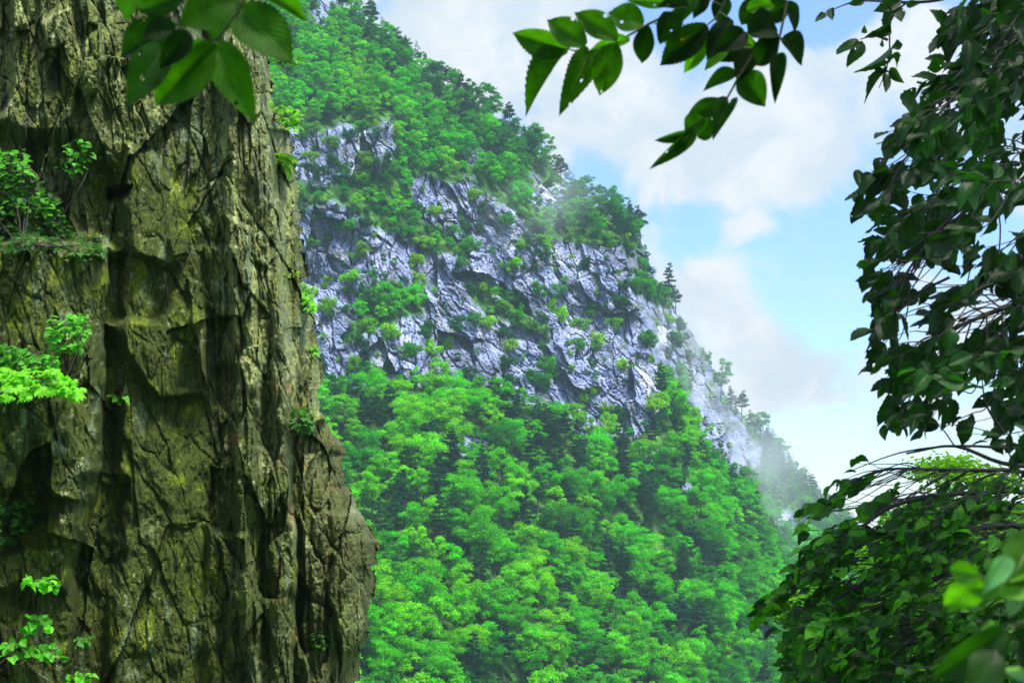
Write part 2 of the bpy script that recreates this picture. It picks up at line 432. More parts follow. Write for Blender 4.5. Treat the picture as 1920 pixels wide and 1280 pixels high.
def cliff_depth(px, py, fine=True):
    wx = px + 26 * (fbm(px / 70, py / 150, 4, 3) - .5) + 8 * (fbm(px / 12, py / 40, 3, 8) - .5)
    wy = py + 34 * (fbm(px / 60, py / 80, 3, 4) - .5)
    Y = 12.3 + 1.5 * np.maximum(px, -300) / 700 + .0 * py
    for pts, off, soft in FEAT:
        Y = Y + off * pmask(wx, wy, pts, soft)
    # tilted planes: upper left leans right, the middle slab is cut on a diagonal
    lean = wx + .18 * wy
    slab = pmask(wx, wy, [(190, 300), (300, 270), (395, 420), (392, 900), (400, 1400), (120, 1400), (185, 800)], 26)
    sl2 = np.maximum(slab, .8 * pmask(wx, wy, [(-600, 470), (190, 470), (180, 900), (120, 1400), (-600, 1400)], 20))
    rough = 1 - .72 * sl2
    f, e, i = facets(lean / 95, wy / 360, 21, .9); Y += .40 * f * (1 - .45 * slab)
    f, e, i = facets((wx - .30 * (wy - 600)) / 46, wy / 170, 31, .8); Y += .20 * f * rough
    c1 = sst(.12, .0, e)
    f, e, i = facets(wx / 21 + .25 * vn(wx / 30, wy / 90, 2), (wy + .4 * wx) / 74, 41, .9); Y += .085 * f * rough
    c2 = sst(.14, 0, e)
    fin = sst(380, 430, wx) * (1 - .5 * sst(560, 620, wx))
    rid = 1 - np.abs(2 * fbm(wx / 13, wy / 260, 3, 51) - 1)
    Y -= fin * .14 * (rid - .5)
    Y += (.035 * c1 + .018 * c2) * (.35 + .65 * rough)
    Y += .16 * (fbm(wx / 34, wy / 70, 4, 61) - .5)
    if fine:
        Y += .07 * (.3 + .7 * rough) * (fbm(px / 9, py / 20, 4, 71, .6) - .5)
        Y += .024 * rough * (fbm(px / 4, py / 5, 2, 81) - .5)
    ed = np.interp(py, *np.asarray(EDGE, float).T) - px
    t = np.clip(1 - ed / 85, 0, 1)
    return Y + .9 * (1 - np.sqrt(np.maximum(1 - t ** 2.4 * .98, 0)))

rows, cols, wrap = 860, 480, 26
pyv = np.linspace(-330, 1640, rows)
s = np.linspace(0, 1, cols)
ex = np.interp(pyv, *np.asarray(EDGE, float).T)
f1_, _, i1_ = facets(pyv / 46, pyv * 0 + .5, 91, .3); f2_, _, i2_ = facets(pyv / 15, pyv * 0 + .5, 95, .3)
jit = 16 * (i1_ - .5) + 8 * (i2_ - .5) + 3 * (vn(pyv / 5, pyv * 0, 3) - .5)
PX = -330 + s[None] * (ex[:, None] + 330) + jit[:, None] * s[None] ** 30; PY = np.repeat(pyv[:, None], cols, 1)
Yc = cliff_depth(PX, PY)
k = np.linspace(0, 1, wrap)[1:]
PXw = ex[:, None] + jit[:, None] - 60 * k[None] ** 1.3 + 10 * (fbm(k[None] * 6 + 0 * pyv[:, None], pyv[:, None] / 60, 3, 12) - .5) * k
PYw = np.repeat(pyv[:, None], wrap - 1, 1)
Yw = Yc[:, -1:] + 5.5 * k[None] ** 1.4
PXa, PYa, Ya = np.hstack([PX, PXw]), np.hstack([PY, PYw]), np.hstack([Yc, Yw])
V = at(PXa, PYa, Ya).reshape(-1, 3)
Fc = grid_faces(rows, cols + wrap - 1)
me = mesh_np('cliff', V, Fc, False)
# stone, moss and lichen
def mixc(A, B, t): return A * (1 - t[..., None]) + np.asarray(B) * t[..., None]
x, y = PXa, PYa
wx = x + 40 * (fbm(x / 50, y / 90, 4, 103) - .5); wy = y + 60 * (fbm(x / 50, y / 60, 3, 104) - .5)
_, _, cid = facets((wx - .30 * (wy - 600)) / 46, wy / 170, 31, .8)
_, _, cid2 = facets(wx / 24, wy / 95, 141, .8)
tone = np.zeros(x.shape + (3,)) + np.array([.115, .140, .065])
tone = mixc(tone, (.20, .215, .10), sst(.45, .9, cid) * .8)
tone = mixc(tone, (.15, .145, .185), sst(.3, .05, cid2) * sst(430, 250, wy) * .9)
streak = fbm(wx / 9, wy / 130, 4, 111)
pale = sst(.46, .62, streak) * np.clip(sst(395, 440, wx) * .9 + sst(360, 250, wy) * sst(400, 300, wx) * .8 + .25, 0, 1)
tone = mixc(tone, (.40, .45, .25), pale * .9)
tone = mixc(tone, (.27, .31, .24), sst(.52, .66, fbm(wx / 16, wy / 90, 4, 115)) * sst(470, 520, wx) * .8)
tone = mixc(tone, (.36, .20, .10), sst(.66, .74, fbm(wx / 14, wy / 40, 4, 118)) * sst(380, 420, wx) * sst(600, 800, wy) * .8)
mossz = .24 + .62 * pmask(wx, wy, [(185, 330), (300, 280), (400, 420), (400, 800), (400, 1400), (100, 1400), (180, 800)], 40) \
    + .62 * pmask(wx, wy, [(-600, 470), (195, 470), (180, 900), (120, 1400), (-600, 1400)], 20) \
    + .42 * pmask(wx, wy, [(380, 880), (540, 880), (540, 1500), (330, 1500)], 60) \
    + .25 * pmask(wx, wy, [(540, 900), (720, 900), (720, 1500), (540, 1500)], 50) + .22 * pmask(wx, wy, [(-300, 0), (400, 0), (420, 330), (-300, 330)], 60)
mn = fbm(wx / 40, wy / 90, 5, 121, .6)
moss = sst(.66, .46, mn - .34 * (mossz - .3)) * np.clip(mossz * 1.35, 0, 1)
tone = mixc(tone, (.054, .080, .004), moss * .96)
bright = sst(.55, .70, fbm(wx / 30, wy / 60, 5, 131, .6)) * np.clip(mossz * 1.2, 0, 1)
tone = mixc(tone, (.16, .22, .010), bright * .9)
spots = sst(.70, .78, fbm(x / 9, y / 11, 3, 151)) * sst(.42, .6, fbm(x / 70, y / 90, 3, 152))
tone = mixc(tone, (.46, .47, .40), spots * .8)
teal = sst(.62, .72, fbm(wx / 26, wy / 60, 4, 161)) * sst(.4, .6, fbm(x / 200, y / 240, 2, 162))
tone = mixc(tone, (.20, .27, .22), teal * .7)
tone = mixc(tone, (.085, .095, .030), sst(545, 610, wx) * sst(.40, .58, fbm(wx / 30, wy / 60, 4, 171)) * .75)
tone = tone * np.array([1.10, 1.10, .70])
set_color(me, 'tone', tone.reshape(-1, 3))
cliff = link('cliff', me, MC)
tag(cliff, 'near mossy rock cliff with vertical slabs filling the left side', 'cliff', kind='structure')

# ------------------------------------------------------------------ mountain
RIDGE = [(-220, 300), (-140, 440), (-60, 560), (0, 622), (40, 690), (95, 752), (140, 812), (190, 880), (235, 950), (290, 1012), (325, 1045),
         (365, 1085), (410, 1150), (445, 1195), (470, 1212), (510, 1221), (545, 1236), (570, 1262), (615, 1290), (665, 1325),
         (715, 1348), (760, 1375), (800, 1412), (850, 1462), (900, 1505), (940, 1540), (980, 1590), (1100, 1760), (1250, 2000), (1500, 2350), (1700, 2500)]
BASE = [(380, 715), (600, 715), (800, 722), (960, 738), (1050, 765), (1120, 810), (1250, 785), (1330, 810), (1400, 880), (1480, 1000), (1600, 1080), (2600, 1700)]
TOP = [(380, 242), (735, 242), (780, 322), (890, 338), (960, 395), (1060, 460), (1180, 470), (1215, 490), (1290, 620), (1350, 720), (1450, 900), (1600, 1070), (2600, 1690)]
DB = [(300, 228), (600, 235), (1000, 248), (1168, 258), (1192, 300), (1265, 322), (1286, 372), (1450, 405), (1900, 470)]
DBOT = [(300, 138), (600, 146), (1100, 182), (1500, 232), (2500, 330)]
ROCKS = [
    [(520, 238), (600, 250), (735, 236), (738, 300), (715, 338), (560, 345), (520, 360)],
    [(545, 395), (640, 372), (740, 415), (775, 330), (890, 338), (960, 398), (1005, 455), (1080, 462), (1175, 462), (1212, 560),
     (1240, 640), (1268, 750), (1190, 812), (1110, 835), (1050, 775), (960, 745), (850, 730), (790, 722), (640, 728), (560, 700)],
    [(1175, 455), (1222, 470), (1290, 600), (1350, 700), (1402, 790), (1440, 880), (1400, 890), (1335, 850), (1255, 740), (1205, 560)],
    [(1450, 955), (1490, 960), (1488, 1005), (1455, 1003)], [(850, 815), (945, 822), (940, 860), (870, 862)],
    [(560, -30), (640, -30), (622, 32), (580, 38)], [(990, 335), (1065, 350), (1070, 385), (1000, 388)],
    [(1200, 830), (1240, 850), (1250, 890), (1215, 880)], [(862, 272), (905, 280), (900, 312), (866, 306)], [(1095, 790), (1125, 780), (1130, 830), (1100, 830)],
    [(1270, 900), (1305, 915), (1300, 950), (1272, 940)],
]
LEDGE = [
    [(580, 340), (680, 350), (760, 388), (872, 462), (876, 495), (800, 470), (700, 418), (610, 374)],
    [(735, 240), (880, 290), (885, 330), (770, 325), (735, 300)],
    [(690, 540), (740, 522), (795, 548), (780, 592), (715, 612), (660, 650), (640, 640), (675, 590)],
    [(870, 545), (960, 560), (1040, 600), (1030, 632), (930, 590), (870, 570)],
    [(1190, 530), (1270, 520), (1285, 585), (1230, 580)], [(1232, 712), (1282, 700), (1300, 740), (1256, 748)],
]
def mtn_rock(px, py):
    wx = px + 46 * (fbm(px / 40, py / 40, 4, 203) - .5); wy = py + 46 * (fbm(px / 40, py / 40, 4, 204) - .5)
    r = np.zeros(px.shape)
    for p in ROCKS: r = np.maximum(r, pmask(wx, wy, p, 7))
    for p in LEDGE: r = np.minimum(r, 1 - pmask(wx, wy, p, 7))
    return r
def mtn_depth(px, py, detail=True):
    B = curve(px, BASE); T = curve(px, TOP)
    q = px - .28 * (py - 470)
    db = curve(q + 5 * (fbm(px / 20, py / 20, 3, 6) - .5) * 2, DB); dt = db + 17; dbt = curve(px, DBOT)
    b_ = np.maximum(B, T + 5)
    lo = 1 / dbt + (1 / db - 1 / dbt) * np.clip((1420 - py) / (1420 - b_), -.4, 1)
    mid = 1 / db + (1 / dt - 1 / db) * np.clip((b_ - py) / (b_ - T), 0, 1)
    up = 1 / dt - 2.4e-6 * (T - py)
    iD = np.where(py >= b_, lo, np.where(py >= T, mid, up))
    D = 1 / iD
    D = D + 16 * (fbm(px / 170, py / 170, 3, 211) - .5) + 5 * (fbm(px / 60, py / 60, 3, 212) - .5)
    if detail:
        r = mtn_rock(px, py)
        wx = px + 30 * (fbm(px / 40, py / 40, 3, 213) - .5); wy = py + 30 * (fbm(px / 40, py / 40, 3, 214) - .5)
        dg = np.where(px > 820, 1.0, .25)
        a = (wx * .80 - wy * .60 * dg); b = (wx * .6 * dg + wy * .8)
        f, e, _ = facets(a / 62, b / 120, 221, 1.0); D = D + r * 5.0 * f
        f, e, _ = facets(a / 24, b / 66, 231, .9); D = D + r * (2.1 * f + 1.3 * sst(.09, 0, e))
        f, e, _ = facets(a / 8, b / 26, 241, .9); D = D + r * (.65 * f + .6 * sst(.08, 0, e))
        f, e, _ = facets(a / 4, b / 11, 261, .8); D = D + r * (.32 * f + .25 * sst(.12, 0, e))
        D = D + r * .25 * (fbm(px / 6, py / 8, 3, 251) - .5) + (1 - r) * 1.5 * (fbm(px / 14, py / 14, 3, 252) - .5)
        D = D + 7 * pmask(wx, wy, [(935, 520), (990, 560), (1000, 590), (970, 580), (930, 545)], 6)
    return D
rows, cols, wrap = 800, 680, 14
pyv = np.linspace(-215, 1480, rows)
s = np.linspace(0, 1, cols)
ex = np.interp(pyv, *np.asarray(RIDGE, float).T) + 8 * (fbm(pyv / 16, pyv * 0, 4, 15) - .5)
X0 = -160.0
PX = X0 + s[None] * (ex[:, None] - X0); PY = np.repeat(pyv[:, None], cols, 1)
Ym = mtn_depth(PX, PY); RK = mtn_rock(PX, PY)
tail = np.clip(1 - (ex[:, None] - PX) / 28, 0, 1)
Ym = Ym + 14 * (1 - np.sqrt(np.maximum(1 - tail ** 2 * .98, 0)))
k = np.linspace(0, 1, wrap)[1:]
PXw = ex[:, None] - 160 * k[None] ** 1.2; PYw = PY[:, :wrap - 1] + 60 * k[None]; Yw = Ym[:, -1:] + 130 * k[None] ** 1.2
PXa, PYa, Ya = np.hstack([PX, PXw]), np.hstack([PY, PYw]), np.hstack([Ym, Yw]); RKa = np.hstack([RK, np.repeat(RK[:, -1:], wrap - 1, 1) * .5])
Vm = at(PXa, PYa, Ya)
skirt = Vm[-1:].copy(); skirt[..., 2] = -70
V = np.concatenate([Vm, skirt]).reshape(-1, 3)
me = mesh_np('mountain', V, grid_faces(rows + 1, cols + wrap - 1), False)
x, y = PXa, PYa
wx = x + 40 * (fbm(x / 40, y / 40, 4, 303) - .5); wy = y + 40 * (fbm(x / 40, y / 40, 4, 304) - .5)
dg = np.where(x > 820, 1.0, .25); a_ = wx * .8 - wy * .6 * dg; b_ = wx * .6 * dg + wy * .8
_, _, c1 = facets(a_ / 24, b_ / 66, 231, .9); _, _, c2 = facets(a_ / 8, b_ / 26, 241, .9)
T_ = np.zeros(x.shape + (3,)) + np.array([.33, .365, .50])
T_ = mixc(T_, (.44, .46, .56), sst(.55, .95, c1) * .8); T_ = mixc(T_, (.23, .26, .40), sst(.35, .0, c2) * .75)
T_ = mixc(T_, (.60, .60, .61), sst(.60, .74, fbm(a_ / 18, b_ / 60, 4, 311)) * .8)
T_ = mixc(T_, (.20, .24, .12), sst(.58, .70, fbm(wx / 22, wy / 22, 5, 321, .6)) * .65)
veg = mixc(np.zeros(x.shape + (3,)) + np.array([.022, .065, .012]), (.05, .15, .02), sst(.4, .65, fbm(wx / 12, wy / 12, 4, 331)))
T_ = T_ * np.array([.64, .68, .79])
T_ = mixc(T_, (.055, .065, .085), sst(.56, .68, fbm(wx / 50, wy / 26, 5, 341, .6)) * .55)      # dark water stains
T_ = mixc(veg, (0, 0, 0), 0 * RKa) * (1 - RKa[..., None]) + T_ * RKa[..., None]
T_ = np.concatenate([T_, T_[-1:]])
set_color(me, 'tone', T_.reshape(-1, 3))
mountain = link('mountain', me, MM)
tag(mountain, 'steep wooded mountain with a bare blue grey rock face', 'mountain', kind='structure')

# ------------------------------------------------------------------ far tree prototypes
def cards(C, Nn, L, W, r, kite=True):
    """Leaf sprays: one kite shaped face each, centre C, normal Nn, length L, width W, lightly folded by its normal jitter."""
    n = len(C)
    Nn = Nn / (np.linalg.norm(Nn, axis=1)[:, None] + 1e-9)
    R = r.normal(size=(n, 3)); A = np.cross(Nn, R); A /= np.linalg.norm(A, axis=1)[:, None] + 1e-9
    B = np.cross(Nn, A)
    L = np.broadcast_to(L, (n,))[:, None]; W = np.broadcast_to(W, (n,))[:, None]
    V = np.stack([C - A * L * .5, C + B * W * .5 - A * L * .05 + Nn * L * .06, C + A * L * .5, C - B * W * .5 - A * L * .05 + Nn * L * .06], 1).reshape(-1, 3)
    Q = np.arange(n * 4).reshape(-1, 4)
    return V, Q
def unit(r, n):
    v = r.normal(size=(n, 3)); return v / np.linalg.norm(v, axis=1)[:, None]
def broadleaf(seed, ncards=3000, H=9.0, R=3.2, card=.36, flat=.62, nclump=22):
    r = np.random.default_rng(seed)
    zc, rz = H * .57, H * .44
    cl = []
    for i in range(nclump):
        d = unit(r, 1)[0]; d[2] = d[2] * .9 + .18
        q = r.uniform(.45, .95)
        lob = 1 + .3 * math.sin(3 * math.atan2(d[1], d[0]) + seed)
        cl.append((np.array([d[0] * R * q * lob, d[1] * R * q * lob, zc + d[2] * rz * q]), r.uniform(.20, .40) * R, r.uniform(.82, 1.18)))
    Cs, Ns, Ts = [], [], []
    tot = sum(c[1] ** 2 for c in cl)
    for c, rr, tn in cl:
        n = int(ncards * rr * rr / tot)
        d = unit(r, n); d[:, 2] = np.where(d[:, 2] < -.25, -d[:, 2] * .8, d[:, 2])
        lump = 1 + .22 * np.sin(d[:, 0] * 7 + tn * 20) * np.sin(d[:, 1] * 6 + tn * 9)
        q = (r.uniform(.55, 1.08, n) * lump)[:, None]
        Cs.append(c + d * rr * q * np.array([1, 1, flat]))
        Ns.append(d * .75 + np.array([0, 0, .35]) + r.normal(size=(n, 3)) * .45)
        t = tn * r.uniform(.72, 1.28, n)
        Ts.append(np.stack([t * r.uniform(.85, 1.25, n), t, t * r.uniform(.8, 1.1, n)], -1))
    C = np.concatenate(Cs); Nn = np.concatenate(Ns); T = np.concatenate(Ts)
    V, Q = cards(C, Nn, r.uniform(.75, 1.35, len(C)) * card, r.uniform(.5, .95, len(C)) * card, r)
    crown = (V, Q, np.repeat(T, 4, 0))
    wob = r.normal(size=(5, 3)) * .12; wob[0] = 0; zs = np.linspace(-1.2, H * .78, 5)
    tr = [tube_np(spline(np.stack([wob[:, 0], wob[:, 1], zs], -1), 12), [.24, .2, .15, .1, .04], 6)]
    for c, rr, tn in cl[:9]:
        z0 = r.uniform(.28, .55) * H
        s0 = np.array([0, 0, z0]); mid = s0 * .45 + c * .55 + np.array([0, 0, -.3])
        tr.append(tube_np(spline([s0, mid, c], 8), [.10, .06, .025], 5))
    return merge(tr), crown
def pine(seed, ncards=2600, H=10.0, R=2.5, start=.3):
    r = np.random.default_rng(seed)
    tr = []; Cs, Ns, Ts = [], [], []
    lean = r.normal(size=2) * .5
    axis = lambda z: np.array([lean[0] * (z / H) ** 2, lean[1] * (z / H) ** 2, z])
    tr.append(tube_np([axis(z) for z in np.linspace(-1.2, H * .98, 9)], [.22, .14, .02], 6))
    nb = []
    for z in np.arange(start * H, H, H * .075):
        k = r.integers(3, 6); a0 = r.uniform(0, 6.28)
        for j in range(k):
            a = a0 + j * 6.28 / k + r.normal() * .35
            t = (z / H - start) / (1 - start)
            ln = R * (1.02 - t ** 1.3 * .9) * r.uniform(.55, 1.15) * (.65 + .35 * min(1, t * 5))
            nb.append((z + r.normal() * .15, a, ln))
    tot = sum(b[2] ** 1.4 for b in nb)
    for z, a, ln in nb:
        d = np.array([math.cos(a), math.sin(a), 0]); b0 = axis(z)
        end = b0 + d * ln + np.array([0, 0, r.uniform(-.05, .16) * ln])
        midp = (b0 + end) / 2 + np.array([0, 0, -.06 * ln])
        tr.append(tube_np(spline([b0, midp, end], 6), [.05, .03, .012], 4))
        n = max(6, int(ncards * ln ** 1.4 / tot))
        t = r.uniform(.25, 1.05, n); side = r.normal(size=n) * (.28 * ln * np.sin(np.clip(t, 0, 1) * 2.6 + .3))
        perp = np.array([-d[1], d[0], 0])
        C = b0 + (end - b0) * t[:, None] + perp * side[:, None]; C[:, 2] += r.normal(size=n) * .10 + .10 - .10 * np.abs(side)
        Cs.append(C); Ns.append(np.array([0, 0, 1.0]) + r.normal(size=(n, 3)) * .38)
        tt = r.uniform(.7, 1.3, n) * r.uniform(.85, 1.15)
        Ts.append(np.stack([tt * r.uniform(.8, 1.2, n), tt, tt * r.uniform(.85, 1.15, n)], -1))
    C = np.concatenate(Cs); Nn = np.concatenate(Ns); T = np.concatenate(Ts)
    V, Q = cards(C, Nn, r.uniform(.7, 1.3, len(C)) * .62, r.uniform(.5, 1.0, len(C)) * .2, r)
    return merge(tr), (V, Q, np.repeat(T, 4, 0))
def shrub_proto(seed, ncards=1400):
    r = np.random.default_rng(seed)
    Cs, Ns, Ts, tr = [], [], [], []
    for i in range(11):
        c = np.array([r.normal() * .55, r.normal() * .55, r.uniform(-.1, 1.35)]); rr = r.uniform(.3, .62)
        tr.append(tube_np(spline([(0, 0, -.6), (c[0] * .4, c[1] * .4, c[2] * .4), c], 6), [.05, .03, .01], 4))
        n = ncards // 11; d = unit(r, n)
        Cs.append(c + d * rr * r.uniform(.5, 1.1, n)[:, None] * np.array([1, 1, .9])); Ns.append(d * .5 + np.array([0, 0, .6]) + r.normal(size=(n, 3)) * .4)
        t = r.uniform(.7, 1.3, n) * r.uniform(.8, 1.2); Ts.append(np.stack([t * r.uniform(.85, 1.2, n), t, t * .95], -1))
    C = np.concatenate(Cs); V, Q = cards(C, np.concatenate(Ns), r.uniform(.7, 1.3, len(C)) * .22, r.uniform(.5, .9, len(C)) * .22, r)
    return merge(tr), (V, Q, np.repeat(np.concatenate(Ts), 4, 0))
def to_meshes(nm, proto, bark, leafmat):
    (tv, tq), (cv, cq, ct) = proto
    a = mesh_np(nm + '_trunk', tv, tq, True); a.materials.append(bark)
    b = mesh_np(nm + '_crown', cv, cq, False); set_color(b, 'tone', ct); b.materials.append(leafmat)
    return a, b
BL = [broadleaf(500 + i, 5000, H=7.4 + (i * 1.7) % 4, R=2.3 + .27 * i, card=.29, flat=(.75, .95, .85)[i % 3], nclump=30 + 4 * (i % 4)) for i in range(7)]
PI = [pine(600 + i, 2600, H=9 + i % 3, R=2.4 + .3 * (i % 2), start=(.25, .4, .32, .5)[i % 4]) for i in range(5)]
SH = [shrub_proto(700 + i) for i in range(4)]
BLm = [to_meshes('broadleaf', p, MBF, MFL) for p in BL]
PIm = [to_meshes('pine', p, MBF, MFL) for p in PI]
SHm = [to_meshes('shrub', p, MBF, MFL) for p in SH]
BLs = [broadleaf(560 + i, 2000, H=8.5 + (i % 3), R=3.0 + .3 * (i % 2), card=.44, flat=.85, nclump=26) for i in range(4)]
PIs = [pine(660 + i, 900, H=9, R=2.4) for i in range(2)]

# ------------------------------------------------------------------ planting the slope
n = 104000
cpx = rng.uniform(240, 1720, n); cpy = rng.uniform(-60, 1440, n)
keep = cpx < np.interp(cpy, *np.asarray(RIDGE, float).T) - 2
keep &= cpx > np.interp(cpy, *np.asarray(EDGE, float).T) - 260
cpx, cpy = cpx[keep], cpy[keep]
rk40 = mtn_rock(cpx, cpy - 40); rk = mtn_rock(cpx, cpy); dY = mtn_depth(cpx, cpy)
pos = at(cpx, cpy, dY)
def gauss(px, py, cx, cy, sx, sy): return np.exp(-((px - cx) / sx) ** 2 - ((py - cy) / sy) ** 2)
ridge_d = np.interp(cpy, *np.asarray(RIDGE, float).T) - cpx
pinep = .15 + .75 * gauss(cpx, cpy, 1110, 855, 190, 75) + .55 * gauss(cpx, cpy, 1230, 1110, 110, 90) + .35 * gauss(cpx, cpy, 850, 1080, 70, 60) \
    + .45 * gauss(cpx, cpy, 720, 1010, 80, 60) + .12 * sst(95, 20, ridge_d) + .35 * sst(95, 20, ridge_d) * sst(1000, 1150, cpx) + .35 * gauss(cpx, cpy, 1440, 900, 100, 120) + .3 * gauss(cpx, cpy, 1000, 960, 60, 60)
brightp = .52 + .6 * gauss(cpx, cpy, 800, 880, 260, 150) + .5 * gauss(cpx, cpy, 900, 1200, 260, 90) + .4 * gauss(cpx, cpy, 650, 150, 120, 130) \
    - .5 * sst(140, 30, ridge_d) - .12 * gauss(cpx, cpy, 1400, 1150, 160, 160) + .45 * gauss(cpx, cpy, 1290, 870, 60, 60)
cell = {}
def on_mtn(px, py):
    e_ = np.interp(py, *np.asarray(RIDGE, float).T)
    q = min(px, e_ - 6)
    return at(q, py, mtn_depth(np.array([float(q)]), np.array([float(py)]))[0] + 1.5)
FEATURE = [  # pines and trees standing out on the skyline and on the rock ribs: px, py of the foot, kind, size
    (1205, 462, 'pine', .95), (1186, 458, 'broad', .8), (1172, 462, 'pine', .7), (1150, 440, 'broad', .8), (1128, 430, 'broad', .75), (1105, 425, 'broad', .7),
    (1085, 395, 'broad', .7), (1254, 578, 'pine', 1.0), (1268, 588, 'pine', .75), (1226, 572, 'broad', .85), (1242, 585, 'broad', .75), (1208, 565, 'broad', .6),
    (1240, 755, 'pine', .7), (1352, 752, 'broad', .9), (1372, 768, 'pine', .8), (1390, 790, 'pine', .85),
    (1408, 815, 'pine', .7), (1425, 822, 'broad', .8), (1445, 848, 'pine', .85), (1464, 872, 'broad', .8), (1480, 890, 'pine', .75), (1502, 912, 'broad', .7), (1522, 932, 'pine', .8),
    (1052, 348, 'pine', .7), (760, 118, 'pine', .7), (812, 152, 'broad', .7), (880, 196, 'broad', .75), (958, 246, 'pine', .75),
    (1000, 292, 'broad', .8), (700, 60, 'pine', .6), (840, 175, 'pine', .6),
]
sel = []; small = set()
for i in range(len(cpx)):
    r_ = rk[i]
    if r_ > .5:
        if rng.random() > .03: continue
        kind = 'shrub'; sp = 2.2
    else:
        steep = curve(cpx[i], TOP) < cpy[i] < curve(cpx[i], BASE)
        kind = 'pine' if rng.random() < pinep[i] else 'broad'
        sp = 2.8 if kind == 'broad' else 2.9
        if steep: sp *= .8
        if cpy[i] < curve(cpx[i], TOP): sp *= .84
        if r_ > .15: kind = 'shrub'; sp = 1.7
    if kind != 'shrub' and rk40[i] > .5:
        if rng.random() < .35: continue
        small.add(i); sp = 2.3
    p = pos[i]; key = tuple(np.floor(p / 5).astype(int)); ok = True
    for dx in (-1, 0, 1):
        for dy in (-1, 0, 1):
            for dz in (-1, 0, 1):
                for q, sq in cell.get((key[0] + dx, key[1] + dy, key[2] + dz), ()):
                    if np.sum((q - p) ** 2) < (.5 * (sp + sq)) ** 2: ok = False; break
                if not ok: break
            if not ok: break
        if not ok: break
    if not ok: continue
    cell.setdefault(key, []).append((p, sp))
    sc_ = {'broad': rng.uniform(.5, .84), 'pine': rng.uniform(.5, .85), 'shrub': rng.uniform(.6, 1.7)}[kind]
    if kind != 'shrub' and curve(cpx[i], TOP) < cpy[i] < curve(cpx[i], BASE): sc_ *= .68
    if cpy[i] < curve(cpx[i], TOP): sc_ *= .84
    if i in small: sc_ *= .55
    sel.append((kind, i, sc_))
TONES = {
    'broad': [('yellow green', (.150, .56, .006)), ('bright green', (.078, .50, .008)), ('mid green', (.040, .31, .012)), ('blue green', (.026, .20, .035))],
    'pine': [('bluish green', (.016, .100, .045)), ('dark green', (.022, .130, .030)), ('blackish green', (.010, .065, .030))],
    'shrub': [('yellow green', (.20, .50, .010)), ('mid green', (.050, .30, .02)), ('dark green', (.022, .14, .028))],
}
def zone(px, py):
    if ridge_of(py) - px < 55 and px < 1180: return 'along skyline ridge'
    if px > 1330 and py < 1010: return 'on misty far spur'
    T, B = curve(px, TOP), curve(px, BASE)
    if py < T: return 'high above rock face' if py < T - 120 else 'just above rock face'
    if py < B - 10: return 'on rock face ledge' if px < 1215 else 'on far rock rib'
    if py < B + 70: return 'at rock face foot'
    f = (py - B - 70) / (1440 - B - 70)
    return ['on upper forest slope', 'in middle forest slope', 'on lower forest slope', 'at forest bottom edge'][min(3, int(f * 4))]
def ridge_of(py): return np.interp(py, *np.asarray(RIDGE, float).T)
def side(px):
    for lim, t in ((650, 'touching near cliff'), (740, 'close to near cliff'), (840, 'far left of centre'), (930, 'left of centre'), (1020, 'at centre'),
                   (1110, 'right of centre'), (1210, 'far right of centre'), (1320, 'nearing right tree')):
        if px < lim: return t
    return 'beside right tree'
def choose_tone(kind, i):
    if kind == 'broad':
        v = brightp[i] + rng.normal() * .28
        return 0 if v > .85 else 1 if v > .42 else 2 if v > .02 else 3
    return int(rng.integers(0, 3))
# apparent size decides which ones are things of their own
cnt = {'broad': 300, 'pine': 190, 'shrub': 170}
sel.sort(key=lambda t: -(t[2] / dY[t[1]]) * (1 if -30 < cpy[t[1]] < 1330 and cpx[t[1]] > np.interp(cpy[t[1]], *np.asarray(EDGE, float).T) - 15 and cpx[t[1]] < 1560 else .2))
protos = {}
def make_far(kind, loc, scale, rot, col, label, cat, group):
    nm = {'broad': 'broadleaf_tree', 'pine': 'pine_tree', 'shrub': 'shrub'}[kind]
    ms = {'broad': BLm, 'pine': PIm, 'shrub': SHm}[kind]
    j = int(rng.integers(0, len(ms)))
    if (kind, j) not in protos:
        e = empty(nm); a = link('stem' if kind == 'shrub' else 'trunk', ms[j][0], None, e); b = link('foliage' if kind == 'shrub' else 'crown', ms[j][1], None, e)
        protos[(kind, j)] = (e, a, b)
    else:
        e0, a0, b0 = protos[(kind, j)]
        e = e0.copy(); COL.objects.link(e)
        a = a0.copy(); a.parent = e; COL.objects.link(a)
        b = b0.copy(); b.parent = e; COL.objects.link(b)
    e.location = loc; e.rotation_euler = (rng.normal() * .04, rng.normal() * .04, rot); e.scale = (scale * rng.uniform(.9, 1.12), scale * rng.uniform(.9, 1.12), scale * rng.uniform(.88, 1.15))
    b.color = (*col, 1)
    tag(e, label, cat, group)
    return e
mass, named = [], {}
feat_sel = []
for fx, fy, fk, fs in FEATURE:
    tn, col = TONES[fk][2 if fk == 'broad' else int(rng.integers(0, 2))]
    cnt[fk] -= 1
    lab = f"{tn} {'leafy tree' if fk == 'broad' else 'layered pine'} standing out {zone(fx, fy)} {side(fx)}"
    named.setdefault(lab, []).append((fx, make_far(fk, on_mtn(fx, fy), fs, rng.uniform(0, 6.28), col, lab, 'tree' if fk == 'broad' else 'pine',
        'leafy trees on the mountain' if fk == 'broad' else 'pines on the mountain')))
